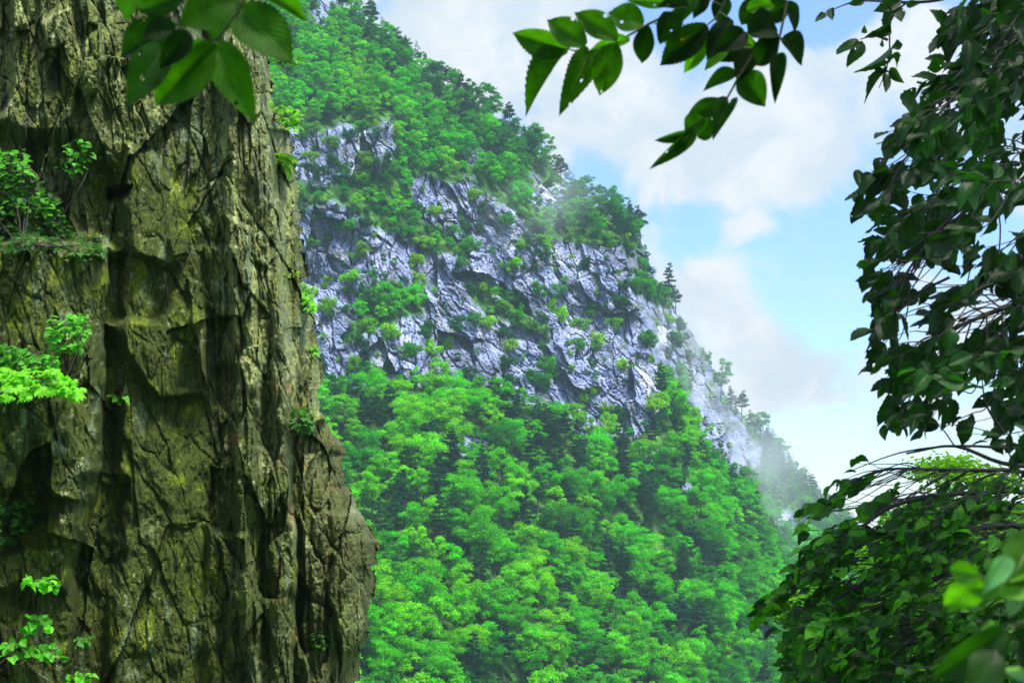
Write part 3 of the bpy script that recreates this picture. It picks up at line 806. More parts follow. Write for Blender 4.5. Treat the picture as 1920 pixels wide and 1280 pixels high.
for kind, i, s_ in sel:
    t = choose_tone(kind, i); tn, col = TONES[kind][t]
    col = tuple(np.array(col) * rng.uniform(.85, 1.2) * np.array([rng.uniform(.75, 1.18), 1, rng.uniform(.7, 1.6)]))
    if cnt[kind] > 0:
        cnt[kind] -= 1
        what = {'broad': 'leafy tree', 'pine': 'layered pine', 'shrub': 'small shrub'}[kind]
        lab = f'{tn} {what} {zone(cpx[i], cpy[i])} {side(cpx[i])}'
        named.setdefault(lab, []).append((cpx[i], make_far(kind, pos[i], s_, rng.uniform(0, 6.28), col, lab, {'broad': 'tree', 'pine': 'pine', 'shrub': 'shrub'}[kind],
                 {'broad': 'leafy trees on the mountain', 'pine': 'pines on the mountain', 'shrub': 'shrubs on the mountain rock'}[kind])))
    else:
        mass.append((kind, i, s_, col))
for lab, es in named.items():        # alike trees in one spot are told apart by their order
    es.sort(key=lambda t: t[0]); m = len(es)
    words = {1: [''], 2: ['left of two', 'right of two'], 3: ['leftmost of three', 'middle of three', 'rightmost of three'],
             4: ['leftmost of four', 'second of four', 'third of four', 'rightmost of four']}.get(m)
    for j, (_, e) in enumerate(es):
        if words: e['label'] = lab + (', ' + words[j] if words[j] else '')
MV, MQ, MT, o_ = [], [], [], 0
for kind, i, s_, col in mass:
    pr = PIs if kind == 'pine' else BLs
    (tv, tq), (cv, cq, ct) = pr[int(rng.integers(0, len(pr)))]
    if kind == 'shrub': s_ *= .22
    a = rng.uniform(0, 6.28); R_ = np.array([[math.cos(a), -math.sin(a), 0], [math.sin(a), math.cos(a), 0], [0, 0, 1]]) * s_
    MV.append(cv @ R_.T + pos[i]); MQ.append(cq + o_); MT.append(ct * np.array(col)); o_ += len(cv)
if MV:
    me = mesh_np('forest', np.concatenate(MV), np.concatenate(MQ)); set_color(me, 'tone', np.concatenate(MT))
    tag(link('forest', me, MFS), 'unbroken canopy of more distant small trees filling in the mountain woods', 'forest', kind='stuff')
print('PLANTED', {k: sum(1 for t in sel if t[0] == k) for k in ('broad', 'pine', 'shrub')}, 'mass', len(mass))
#NEAR#
# ------------------------------------------------------------------ leaf templates and batches
def leaf_tpl(nu, nw, serr=.0, curl=.15, fold=.18, corr=.012, peak=.42, tip=.9, twist=0., seed=0):
    r = np.random.default_rng(seed)
    x = np.linspace(0, 1, nu + 1)
    w_ = np.where(x < peak, np.sin(np.pi / 2 * x / peak) ** .75, np.cos(np.pi / 2 * (x - peak) / (1 - peak)) ** tip)
    w_ = np.clip(w_, 0, 1); w_[-1] = 0.0; w_[0] = .04
    j = np.linspace(-1, 1, 2 * nw + 1)
    Xg = np.repeat(x[:, None], len(j), 1); J = np.repeat(j[None], nu + 1, 0)
    Wd = np.repeat(w_[:, None], len(j), 1)
    ed = np.abs(J) > .99
    Wd = Wd * (1 + ed * serr * ((np.arange(nu + 1) % 2) * 2 - 1)[:, None] * (Xg > .12) * (Xg < .97))
    Xs = Xg + ed * serr * .10 * ((np.arange(nu + 1) % 2))[:, None] - .10 * np.abs(J) * (Xg > 0) * (Xg < 1) * .4
    Yv = Wd * J
    wave = .05 * np.sin(Xg * 9 + J * 2 + r.uniform(0, 6)) * np.abs(J) + .03 * np.sin(Xg * 5 + r.uniform(0, 6)) * J
    Z = fold * np.abs(Yv) * .4 - curl * Xg ** 2 + corr * np.sin(2 * np.pi * 11 * (Xg - .42 * np.abs(J))) * np.abs(J) ** .5 + wave * .5 + twist * Xg * Yv
    V = np.stack([Xs, Yv, Z], -1).reshape(-1, 3)
    uvv = np.stack([Xg, J], -1).reshape(-1, 2)
    return V, grid_faces(nu + 1, 2 * nw + 1), uvv
def star_tpl(lobes=5, curl=.12):
    """Palmate (maple) leaf: a fan of pointed lobes."""
    Vs, uv_ = [], []; Qs = []
    an = np.linspace(-1.9, 1.9, lobes)
    for k, a in enumerate(an):
        ln = 1.0 - .16 * abs(k - lobes // 2)
        d = np.array([math.cos(a * .62), math.sin(a * .62)]); p = np.array([-d[1], d[0]])
        b = len(Vs)
        for t, h in ((.02, .05), (.42, .17), (.72, .10), (1.0, .0)):
            for sgn in (-1, 0, 1):
                q = d * t * ln + p * sgn * h
                Vs.append((q[0], q[1], -curl * t * t + .03 * abs(sgn) * h * 10 * .2)); uv_.append((t, sgn * .9))
        for rr in range(3):
            for c in range(2):
                o = b + rr * 3 + c; Qs.append((o, o + 1, o + 4, o + 3))
    V = np.array(Vs); V[:, 0] *= .9; V[:, 1] *= 1.0
    return V, np.array(Qs), np.array(uv_)
class Leaves:
    def __init__(s): s.V, s.Q, s.U, s.T, s.n = [], [], [], [], 0
    def add(s, tpl, base, axis, normal, L, W, tone):
        V, Q, U = tpl
        X = axis / (np.linalg.norm(axis) + 1e-9); Z = normal - X * np.dot(normal, X); Z /= np.linalg.norm(Z) + 1e-9; Y = np.cross(Z, X)
        s.V.append(base + V[:, :1] * L * X + V[:, 1:2] * W * Y + V[:, 2:] * L * Z)
        s.Q.append(Q + s.n); s.U.append(U); s.n += len(V)
        s.T.append(np.tile(np.asarray(tone, float), (len(V), 1)))
    def build(s, name, mat, parent=None, origin=(0, 0, 0)):
        Q = np.concatenate(s.Q)
        me = mesh_np(name, np.concatenate(s.V) - np.asarray(origin), Q, True)
        set_color(me, 'tone', np.concatenate(s.T)); set_uv(me, Q, np.concatenate(s.U))
        return link(name, me, mat, parent)
class Tubes:
    def __init__(s): s.p = []
    def add(s, pts, r0, r1, n=10, sides=6):
        s.p.append(tube_np(spline(pts, n), [r0, r1], sides))
    def build(s, name, mat, parent=None, origin=(0, 0, 0)):
        V, Q = merge(s.p)
        return link(name, mesh_np(name, V - np.asarray(origin), Q, True), mat, parent)
BIG = [leaf_tpl(34, 6, .05, .10 + .1 * i, .3 + .2 * i, .006, .46, .72, .1 * i - .15, 40 + i) for i in range(4)]
MID = [leaf_tpl(16, 3, .05, (.05, .2, .32, .12, -.08)[i], (.2, .5, .7, .1, .4)[i], .014, .45, .9, (.0, .3, -.3, .5, -.2)[i], 50 + i) for i in range(5)]
SML = [leaf_tpl(7, 2, .0, (.1, .25, .0)[i], .3, .0, .4, .9, 0, 60 + i) for i in range(3)]
STAR = [star_tpl(5, .1), star_tpl(7, .16)]
BLADE = [leaf_tpl(8, 1, 0, .45, .3, 0, .2, .8, 0, 70), leaf_tpl(8, 1, 0, .75, .3, 0, .2, .8, .2, 71)]
RT = np.array([1., 0, 0]); UPV = np.array([0, -SP, CP]); FW = np.array([0, CP, SP])

# ------------------------------------------------------------------ close leaf sprays (every leaf a part)
def spray(name, label, Yd, stems, leaves, seed, cat='branch', th=.0035, mat=None):
    r = np.random.default_rng(seed)
    root = at(*stems[0][0], Yd); e = empty(name, root)
    tb = Tubes()
    for st in stems:
        tb.add([at(p[0], p[1], Yd + .01 * k) for k, p in enumerate(st)], th, th * .4, 16)
    src = None
    objs = []
    for (bx, by, tx, ty, hw, tone, roll) in leaves:
        y0 = Yd + r.uniform(-.10, .10); y1 = y0 + r.uniform(-.035, .035) * Yd / 2
        b = at(bx, by, y0); t = at(tx, ty, y1)
        ax = t - b; L = np.linalg.norm(ax) * 1.04
        nrm = -FW + UPV * r.uniform(-.1, .45) + RT * r.uniform(-.3, .3)
        ax_ = ax / np.linalg.norm(ax); side_ = np.cross(ax_, FW)
        nrm = nrm + side_ * roll
        nz = nrm - ax_ * np.dot(nrm, ax_); nz /= np.linalg.norm(nz)
        W = hw * Yd / F / max(.35, abs(np.dot(nz, FW))) * 1.05
        lb = Leaves(); lb.add(BIG[int(r.integers(0, 4))], b, ax, nrm, L, W, np.array(tone) * r.uniform(.85, 1.15))
        objs.append(lb)
        # petiole to the nearest stem point
        best = min((np.hypot(p[0] - bx, p[1] - by), p) for st in stems for p in [tuple(q) for q in np.array(spline([(x_, y_, 0) for x_, y_ in st], 30))[:, :2]])
        tb.add([at(best[1][0], best[1][1], Yd + .01), at((best[1][0] + bx) / 2, (best[1][1] + by) / 2, (Yd + y0) / 2), b], th * .4, th * .28, 6, 5)
    tb.build('stem', MTW, e, root)
    for lb in objs: lb.build('leaf', mat or MLS, e, root)
    tag(e, label, cat)
    return e
G1 = (.032, .100, .004); G2 = (.014, .052, .004); G3 = (.005, .019, .003); G4 = (.060, .18, .006); G5 = (.09, .24, .010)
spray('leafy_branch', 'blurred branch of large toothed leaves hanging over the near cliff top', 2.0,
      [[(470, -60), (455, 5), (425, 50), (402, 80)], [(385, -60), (362, -5), (345, 30), (332, 52)]],
      [(340, 55, 203, 96, 34, G3, .2), (318, 78, 240, 190, 30, G2, -.3), (352, 60, 306, 122, 22, G3, .4), (400, 84, 288, 194, 46, G1, .15),
       (404, 84, 468, 208, 36, G1, -.2), (450, 15, 541, 108, 46, G1, .1), (440, 0, 338, 42, 36, G1, -.1), (262, -40, 230, 29, 30, G4, 0),
       (470, -25, 570, 16, 24, G1, .2), (352, -10, 254, 18, 24, G2, .1), (445, -40, 398, 70, 34, G1, .1), (330, 60, 270, 60, 24, G3, 0),
       (400, 90, 350, 150, 30, G2, -.3)], 5)
MIDL = [(1065, 93, 964, 67, 26, G1, .5), (1067, 92, 979, 185, 27, G1, -.1), (1105, 98, 1065, 187, 25, G1, .1), (1155, 82, 1122, 176, 28, G1, -.1),
        (1098, 86, 1028, 36, 25, G1, .2), (1157, 74, 1080, 22, 23, G1, 0), (1206, 46, 1143, 22, 27, G1, .1), (1180, 76, 1112, 88, 12, G4, .3),
        (1215, 48, 1201, 120, 19, G3, 0), (1246, 22, 1250, 80, 23, G3, .1), (1325, 48, 1240, 120, 28, G3, .1), (1330, 62, 1284, 137, 16, G4, .1),
        (1370, 36, 1327, 107, 20, G3, -.2), (1350, -8, 1351, 42, 19, G3, 0), (1372, 66, 1325, 127, 15, G4, 0), (1402, 64, 1468, 42, 27, G3, 0),
        (1415, 88, 1366, 62, 14, G5, .1), (1418, 90, 1354, 108, 21, G3, 0), (1458, 68, 1414, 126, 20, G3, .1), (1412, 92, 1384, 143, 21, G3, -.1),
        (1482, 8, 1424, 32, 19, G3, .1), (1478, 3, 1495, 60, 14, G3, 0), (1466, 72, 1506, 104, 17, G3, 0), (1456, 104, 1457, 172, 13, G3, .2),
        (1380, 140, 1326, 157, 17, G2, 0), (1390, 140, 1432, 192, 28, G2, 0), (1356, 190, 1287, 222, 18, G2, .2), (1366, 190, 1344, 236, 15, G2, 0),
        (1320, 222, 1281, 243, 13, G2, 0), (1333, 222, 1304, 263, 17, G2, .1), (1296, 245, 1232, 267, 9, G2, .3), (1297, 247, 1239, 306, 12, G2, .2),
        (1260, 8, 1180, -2, 14, G4, .2), (1290, 12, 1232, 6, 12, G3, 0), (1300, -4, 1268, 40, 18, G2, .2), (1400, 20, 1452, 6, 16, G4, 0), (1420, -10, 1392, 50, 20, G3, .1),
        (1240, 60, 1262, 88, 12, G4, .2), (1395, 60, 1352, 92, 20, G3, .1), (1440, 30, 1400, 66, 20, G3, 0), (1330, 0, 1298, 30, 14, G3, 0)]
spray('leafy_branch', 'sharp branch of toothed green leaves hanging into the sky at top centre', 3.0,
      [[(1330, -70), (1292, -5), (1262, 22), (1215, 46), (1180, 66), (1130, 92), (1090, 97), (1064, 92)],
       [(1450, -70), (1440, 20), (1422, 80), (1405, 115), (1384, 146), (1360, 190), (1332, 222), (1294, 246)],
       [(1480, -50), (1472, 20), (1462, 70), (1456, 108)], [(1370, -60), (1360, 0), (1345, 30), (1325, 48)]], MIDL, 6, th=.004)
spray('leafy_branch', 'blurred glossy leaves close to the lens in the lower right corner', 1.45,
      [[(1990, 1150), (1935, 1162), (1886, 1180), (1862, 1220), (1850, 1300)], [(1990, 1085), (1920, 1092), (1850, 1086), (1812, 1056)]],
      [(1842, 1086, 1772, 1136, 30, G5, .35), (1836, 1078, 1778, 1066, 16, G4, .4), (1892, 1045, 1851, 1102, 15, (.10, .26, .10), -.3), (1895, 1092, 1950, 985, 34, G1, .1),
       (1930, 1068, 1862, 1118, 14, G5, .5), (1922, 1094, 1891, 1153, 14, (.16, .26, .22), -.4), (1884, 1180, 1761, 1278, 40, G2, .1), (1864, 1216, 1828, 1305, 28, G2, -.2),
       (1945, 1240, 1888, 1268, 20, (.16, .26, .22), .3), (1880, 1090, 1822, 1112, 18, G4, .2), (1900, 1180, 1935, 1255, 26, G3, 0)], 7, th=.003, mat=ML)

# ------------------------------------------------------------------ the trees at the right
def inside(px, py, poly):
    return poly_sd(np.array([float(px)]), np.array([float(py)]), poly)[0]
def leaf_tree(name, label, poly, holes, limbs, n_twigs, yr, ang, leaf_px, tonef, seed, trunk, tpls=MID, step=.5, extra=None, mat=ML, spread=(120, 260), holep=.06, near=.3, wr=(.18, .28), dev=(.3, .95), flat=.4, gap=.345):
    r = np.random.default_rng(seed)
    root = np.array(trunk[0], float); e = empty(name, root)
    tb, tw, lv = Tubes(), Tubes(), Leaves()
    tb.add(trunk, .16, .09, 14, 9)
    limb_pts = []
    for lp in limbs:
        P = [np.array(q) if len(q) == 3 and abs(q[0]) < 60 else at(*q) for q in lp]
        c = spline(P, 24); tb.p.append(tube_np(c, [.017, .004], 6)); limb_pts.append(c)
    LP = np.concatenate(limb_pts); lx, ly = to_px(LP)
    xs = [p[0] for p in poly]; ys = [p[1] for p in poly]
    made = 0; tries = 0
    while made < n_twigs and tries < n_twigs * 30:
        tries += 1
        px, py = r.uniform(min(xs) - 20, max(xs) + 60), r.uniform(min(ys) - 60, max(ys))
        if r.random() < near:
            jj = int(r.integers(0, len(lx))); px, py = lx[jj] + r.normal() * 16, ly[jj] + r.normal() * 16 + 8
        if inside(px, py, poly) < -40: continue
        made += 1
        slack = r.uniform(-32, 6) + (16 if r.random() < .12 else 0)
        Yd = r.uniform(*yr); a = rad(r.uniform(*ang)); ln = r.uniform(*spread)
        pts = []
        for t in np.linspace(0, 1, 7):
            aa = a + t * .35
            pts.append((px + math.cos(aa) * ln * t, py + math.sin(aa) * ln * t, Yd - .12 * t))
        W3 = [at(*p) for p in pts]
        tmax = 0.
        nl = max(3, int(ln / (leaf_px * step)))
        for k in range(nl + 1):
            t = (k + r.uniform(-.2, .2)) / nl; t = min(max(t, .06), 1)
            f_ = t * 6; i0 = min(5, int(f_)); q = np.array(pts[i0]) * (1 - f_ + i0) + np.array(pts[i0 + 1]) * (f_ - i0)
            lp_ = leaf_px * r.uniform(.5, 1.3)
            sgn = 1 if k % 2 else -1
            la = a + .3 * t + sgn * r.uniform(*dev) * (1 - .6 * (t > .93)); la = la * .75 + .25 * rad(100)
            ex_, ey_ = q[0] + math.cos(la) * lp_, q[1] + math.sin(la) * lp_
            if inside((q[0] + ex_) / 2, (q[1] + ey_) / 2, poly) < -slack or inside(ex_, ey_, poly) < -22 - slack: continue
            mx_, my_ = (q[0] + ex_) / 2, (q[1] + ey_) / 2; sa, ta = -.82 * mx_ + .57 * my_, .57 * mx_ + .82 * my_
            if float(fbm(np.array([sa / 120]), np.array([ta / 30]), 3, seed)[0]) < gap: continue
            if any(inside((q[0] + ex_) / 2, (q[1] + ey_) / 2, h) > -4 for h in holes) and r.random() > holep: continue
            b = at(*q); tp = at(ex_, ey_, q[2] + r.uniform(-.06, .05))
            ax = tp - b; L = np.linalg.norm(ax)
            u_ = r.random()
            if u_ < .2: nrm = r.normal(size=3)
            elif u_ < .2 + flat: nrm = np.array([0, 0, 1.0]) * .75 + r.normal(size=3) * .35 - FW * .35
            else: nrm = np.array([0, 0, .45]) - FW * .7 + r.normal(size=3) * .45
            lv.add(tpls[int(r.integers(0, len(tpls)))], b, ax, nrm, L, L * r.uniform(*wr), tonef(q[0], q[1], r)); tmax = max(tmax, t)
        if tmax > .1:
            j = int(np.argmin(np.hypot(lx - px - 50, ly - py + 24) + 60 * np.abs(LP[:, 1] - Yd)))
            if np.hypot(lx[j] - px, ly[j] - py) < 260: W3 = [LP[j], LP[j] * .4 + W3[1] * .6 + np.array([0, 0, .015])] + W3[2:]
            S = spline(W3, 24); S = S[:max(3, int(len(S) * min(1, tmax + .03)))]
            tw.p.append(tube_np(S, [.0036, .0012], 4))
    if extra: extra(lv, tw, r)
    tb.build('trunk', MBN, e, root); tw.build('twigs', MBN, e, root); lv.build('crown', mat, e, root)
    tag(e, label, 'tree')
    print(name, 'leaves', len(lv.T))
    return e
UP = [(1790, -40), (1752, 60), (1752, 130), (1690, 205), (1656, 250), (1640, 310), (1598, 345), (1596, 400), (1622, 420), (1612, 500), (1628, 560), (1620, 640), (1622, 700),
      (1665, 690), (1640, 770), (1672, 830), (1740, 820), (1800, 800), (1860, 860), (1960, 900), (2000, 900), (2000, -40)]
UPH = [[(1822, 405), (1905, 400), (1912, 470), (1830, 480)], [(1700, 505), (1775, 480), (1790, 540), (1712, 560)], [(1770, 590), (1870, 540), (1880, 600), (1790, 640)],
       [(1765, 750), (1835, 705), (1862, 715), (1862, 800), (1800, 790)], [(1672, 590), (1720, 570), (1725, 620), (1680, 630)], [(1745, 195), (1790, 175), (1800, 215), (1750, 235)],
       [(1840, 130), (1880, 120), (1880, 150)], [(1690, 300), (1720, 290), (1722, 320), (1696, 330)], [(1700, 640), (1740, 640), (1740, 670)]]
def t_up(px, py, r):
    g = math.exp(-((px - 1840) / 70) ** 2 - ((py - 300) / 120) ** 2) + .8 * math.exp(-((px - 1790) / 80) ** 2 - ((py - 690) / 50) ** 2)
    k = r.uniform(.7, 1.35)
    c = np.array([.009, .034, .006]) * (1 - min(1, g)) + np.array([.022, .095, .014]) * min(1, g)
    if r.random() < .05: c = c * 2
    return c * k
def up_extra(lv, tw, r):
    # unseen overhead crown leaves, added to shade the sprays and the right tree
    for k in range(46):
        c = np.array([r.uniform(-1.8, 4.6), r.uniform(1.0, 7.2), 0]); c[2] = r.uniform(max(4.7, 1.7 + .46 * c[1] + .5), 7.4)
        tw.add([np.array(TR1[4]), (np.array(TR1[4]) + c) / 2 + np.array([0, 0, .3]), c], .02, .004, 8, 4)
        for q in range(70):
            b = c + r.normal(size=3) * np.array([.5, .5, .28])
            if b[2] < 1.7 + .44 * b[1] + .25: continue
            L = r.uniform(.11, .17)
            lv.add(SML[int(r.integers(0, 3))], b, r.normal(size=3) * np.array([1, 1, .4]), np.array([0, 0, 1.]) + r.normal(size=3) * .4, L, L * .34, np.array([.02, .075, .01]) * r.uniform(.7, 1.4))
    # thin hanging shoots with smaller leaves left of the crown
    for st in ([(1820, -40), (1760, 0), (1700, 6), (1670, 40), (1668, 90), (1662, 130), (1648, 165)], [(1700, 5), (1640, 2), (1600, 4), (1545, 25)],
               [(1665, 75), (1640, 68), (1612, 74)], [(1664, 110), (1690, 105)], [(1820, 190), (1770, 215), (1720, 260)], [(1780, 520), (1700, 560), (1660, 600)],
               [(1905, 840), (1790, 836), (1690, 848), (1600, 880)], [(1885, 815), (1850, 760), (1840, 700)]):
        tw.add([at(x_, y_, 5.2) for x_, y_ in st], .006, .0018, 18, 5)
    for (bx, by, tx, ty, hw) in [(1608, 74, 1575, 98, 8), (1612, 78, 1596, 118, 9), (1640, 68, 1628, 66, 6), (1618, 62, 1622, 52, 5), (1690, 0, 1640, 22, 7), (1665, 10, 1668, 60, 16),
                                 (1680, 14, 1690, 38, 13), (1668, 55, 1640, 62, 12), (1655, 52, 1662, 66, 10), (1668, 90, 1626, 136, 12), (1672, 88, 1690, 82, 9), (1672, 104, 1688, 120, 11),
                                 (1664, 128, 1618, 178, 10), (1668, 130, 1690, 152, 11), (1660, 138, 1662, 170, 10), (1650, 140, 1668, 136, 8), (1560, 15, 1562, 38, 7), (1544, 24, 1534, 38, 3),
                                 (1655, 76, 1648, 84, 10), (1700, 10, 1722, 6, 8), (1655, 140, 1640, 128, 9), (1622, 0, 1590, 8, 5), (1765, 40, 1748, 20, 12), (1755, 60, 1788, 50, 9)]:
        b, t = at(bx, by, 5.2), at(tx, ty, 5.17); ax = t - b; L = np.linalg.norm(ax) * 1.1
        lv.add(MID[int(r.integers(0, 5))], b, ax, -FW + r.normal(size=3) * .4, L, max(hw * 5.2 / F, L * .2), np.array([.016, .055, .008]) * r.uniform(.7, 1.3))
def w3(px, py, Y): return (px, py, Y)
TR1 = [(3.2, 6.6, -.6), (3.15, 6.5, 1.5), (3.05, 6.3, 3.2), (2.9, 6.1, 5.0), (2.6, 5.8, 6.4)]
TR2 = [(3.7, 8.2, -.8), (3.65, 8.2, .5), (3.6, 8.1, 1.8), (3.5, 8.0, 3.0)]
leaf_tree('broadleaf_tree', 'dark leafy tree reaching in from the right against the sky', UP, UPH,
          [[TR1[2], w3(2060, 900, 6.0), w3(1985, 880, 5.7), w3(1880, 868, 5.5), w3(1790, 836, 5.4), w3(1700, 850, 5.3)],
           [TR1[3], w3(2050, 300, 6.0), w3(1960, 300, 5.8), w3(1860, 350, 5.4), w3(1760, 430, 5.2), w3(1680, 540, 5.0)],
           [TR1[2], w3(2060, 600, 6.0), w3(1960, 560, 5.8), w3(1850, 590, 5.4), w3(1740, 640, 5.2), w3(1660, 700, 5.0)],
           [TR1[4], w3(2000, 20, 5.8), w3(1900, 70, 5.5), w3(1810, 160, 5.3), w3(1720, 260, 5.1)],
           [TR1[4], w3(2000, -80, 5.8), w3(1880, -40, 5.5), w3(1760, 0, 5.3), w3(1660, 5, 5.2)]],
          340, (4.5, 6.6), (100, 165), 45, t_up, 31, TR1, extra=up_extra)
LO = [(1700, 850), (1640, 838), (1585, 868), (1576, 910), (1516, 948), (1488, 1000), (1484, 1056), (1452, 1100), (1408, 1150), (1440, 1172), (1476, 1130), (1520, 1105), (1506, 1150),
      (1490, 1200), (1470, 1240), (1462, 1330), (1990, 1330), (1990, 930), (1850, 918), (1760, 912)]
LOH = [[(1655, 905), (1700, 880), (1740, 900), (1700, 925)], [(1600, 925), (1640, 915), (1640, 950), (1610, 955)]]
def t_lo(px, py, r):
    k = r.uniform(.6, 1.5); u_ = r.random()
    if u_ < .5: c = np.array([.013, .056, .005])
    elif u_ < .86: c = np.array([.040, .165, .008])
    else: c = np.array([.09, .28, .018])
    return c * k
leaf_tree('broadleaf_tree', 'dense glossy leafy tree low at the right, its branches sloping down left', LO, LOH,
          [[TR2[3], w3(2010, 900, 7.4), w3(1900, 920, 7.0), w3(1760, 928, 6.7), w3(1660, 955, 6.4), w3(1570, 1030, 6.2), w3(1470, 1110, 6.0), w3(1435, 1140, 5.95)],
           [TR2[2], w3(2010, 1120, 7.4), w3(1900, 1125, 7.0), w3(1800, 1140, 6.6), w3(1700, 1210, 6.3), w3(1600, 1290, 6.1)],
           [TR2[3], w3(2010, 980, 7.4), w3(1900, 985, 7.0), w3(1780, 1000, 6.6), w3(1660, 1060, 6.3), w3(1560, 1130, 6.1), w3(1510, 1180, 6.0)],
           [TR2[1], w3(2010, 1260, 7.4), w3(1900, 1230, 7.0), w3(1760, 1260, 6.6)],
           [TR2[3], w3(2000, 860, 7.5), w3(1880, 880, 7.1), w3(1760, 880, 6.9), w3(1660, 880, 6.7), w3(1590, 905, 6.5)],
           [TR2[3], w3(2000, 960, 7.6), w3(1800, 960, 7.2), w3(1640, 1010, 6.9), w3(1520, 1060, 6.6)],
           [TR2[2], w3(2000, 1040, 7.6), w3(1830, 1060, 7.1), w3(1700, 1110, 6.8), w3(1590, 1170, 6.5), w3(1500, 1240, 6.3)],
           [TR2[2], w3(2000, 1190, 7.6), w3(1850, 1180, 7.1), w3(1720, 1160, 6.8), w3(1620, 1220, 6.5), w3(1520, 1270, 6.3)]],
          520, (5.4, 7.8), (138, 178), 29, t_lo, 32, TR2, spread=(90, 200), step=.46, near=.62, wr=(.20, .31), dev=(.2, .8), flat=.66, gap=.395)

# bright green trees a little beyond the right tree
def near_tree(px, py, Y, H, R, seed, col, label, ncards=11000, card=.17):
    t, c = broadleaf(seed, ncards, H, R, card, .7, 34)
    a, b = to_meshes('near', (t, c), MBF, MFL)
    p = at(px, py, Y); p[2] -= H * .62
    e = empty('broadleaf_tree', p); link('trunk', a, None, e); o = link('crown', b, None, e); o.color = (*col, 1)
    tag(e, label, 'tree'); return e
near_tree(1850, 1020, 38, 6.5, 2.7, 801, (.12, .34, .012), 'bright green tree behind the dark branches at the right edge')
near_tree(1720, 1060, 34, 5.0, 2.0, 802, (.07, .28, .014), 'green tree glimpsed through leaves below the bright one at right')
near_tree(1580, 1250, 26, 4.2, 1.35, 803, (.10, .34, .014), 'yellow green tree showing left of the low right tree at the bottom')
near_tree(1730, 1240, 24, 4.6, 1.7, 804, (.06, .25, .014), 'green tree glimpsed through the low right tree at the bottom')
near_tree(1880, 1190, 28, 5.5, 2.1, 805, (.07, .27, .014), 'green tree behind the blurred corner leaves')

# ------------------------------------------------------------------ plants growing on the near cliff
def cliff_pt(px, py, off=0.):
    e_ = np.interp(py, *np.asarray(EDGE, float).T)
    Yv = cliff_depth(np.array([min(px, e_ - 12)]), np.array([float(py)]), False)[0]
    return at(px, py, Yv - off)
def plant(name, label, cat, root, poly, n, lpx, tone, tpl, seed, stems=6, off=(.03, .35), mode='flat', rw=.38, mat=None, var=.35):
    r = np.random.default_rng(seed)
    base = cliff_pt(root[0], root[1], -.03); e = empty(name, base)
    lv, tb = Leaves(), Tubes()
    xs = [p[0] for p in poly]; ys = [p[1] for p in poly]
    P = []
    while len(P) < n:
        px, py = r.uniform(min(xs), max(xs)), r.uniform(min(ys), max(ys))
        if inside(px, py, poly) > 0: P.append((px, py))
    hubs = []
    for k in range(stems):
        px, py = P[k]; h = cliff_pt(px, py, r.uniform(*off)); hubs.append(h)
        m = base * .55 + h * .45 + np.array([0, 0, .06 * np.linalg.norm(h - base)]) + r.normal(size=3) * .02
        tb.add([base, m, h], .007, .002, 10, 5)
    H3 = np.array(hubs)
    for px, py in P:
        o = r.uniform(*off); b = cliff_pt(px, py, o)
        L = lpx * b[1] / F * r.uniform(.7, 1.3)
        dx = px - root[0]
        ax = RT * (np.sign(dx) * .6 + r.normal() * .7) - FW * r.uniform(.1, .8) + np.array([0, 0, r.normal() * .3 - .25])
        nrm = np.array([0, 0, 1.0]) + r.normal(size=3) * .3 - FW * .45 if mode == 'flat' else -FW + np.array([0, 0, .6]) + r.normal(size=3) * .5
        lv.add(tpl[int(r.integers(0, len(tpl)))], b, ax, nrm, L, L * rw, np.array(tone) * r.uniform(1 - var, 1 + var))
        if r.random() < .35:
            j = int(np.argmin(np.sum((H3 - b) ** 2, 1)))
            tb.add([H3[j], (H3[j] + b) / 2 + r.normal(size=3) * .01, b], .0028, .0012, 5, 4)
    tb.build('stem', MBN, e, base); lv.build('foliage', mat or MLP, e, base)
    tag(e, label, cat); return e
Y1 = (.10, .34, .010); Y2 = (.045, .19, .010); Y3 = (.022, .085, .010)
plant('shrub', 'dense dark green shrub on the upper left cliff ledge', 'shrub', (40, 470), [(-40, 330), (60, 325), (110, 375), (128, 430), (100, 460), (40, 470), (-40, 470)], 520, 15, Y3, SML, 901, 10, (.05, .5))
plant('shrub', 'bright small leaved shrub top above the dark ledge shrub', 'shrub', (20, 400), [(-40, 280), (50, 280), (62, 320), (30, 345), (100, 370), (112, 405), (60, 400), (-40, 390)], 330, 14, (.06, .25, .012), SML, 902, 8, (.2, .6))
plant('moss_cushion', 'low dark green cushion of moss and ferns under the ledge shrub', 'moss', (120, 462), [(30, 440), (120, 432), (190, 445), (196, 480), (150, 490), (110, 470), (40, 470)], 260, 11, (.03, .11, .01), SML, 903, 5, (.02, .16))
plant('maple_sapling', 'slender sapling with sparse small leaves above the ledge shrub', 'sapling', (120, 400), [(118, 268), (165, 255), (172, 300), (140, 330), (100, 310), (125, 295)], 75, 13, (.07, .27, .02), SML, 904, 7, (.1, .35))
plant('maple_sapling', 'bright maple spray fanning over the middle left ledge', 'maple', (60, 760), [(-40, 690), (40, 692), (100, 690), (152, 722), (148, 742), (100, 735), (50, 745), (-40, 752)], 240, 21, (.13, .42, .008), STAR, 905, 8, (.35, .75), rw=1.0, var=.2)
plant('maple_sapling', 'upright sapling of light green leaves above the maple spray', 'sapling', (125, 708), [(98, 600), (130, 585), (165, 588), (160, 630), (150, 665), (105, 660), (95, 630)], 120, 15, (.08, .31, .02), SML, 906, 8, (.15, .4))
plant('maple_sapling', 'green leafy sapling at the left edge behind the maple spray', 'sapling', (70, 712), [(-40, 640), (10, 640), (60, 660), (110, 668), (112, 690), (60, 695), (-40, 690)], 220, 14, (.055, .24, .014), SML, 907, 8, (.2, .5))
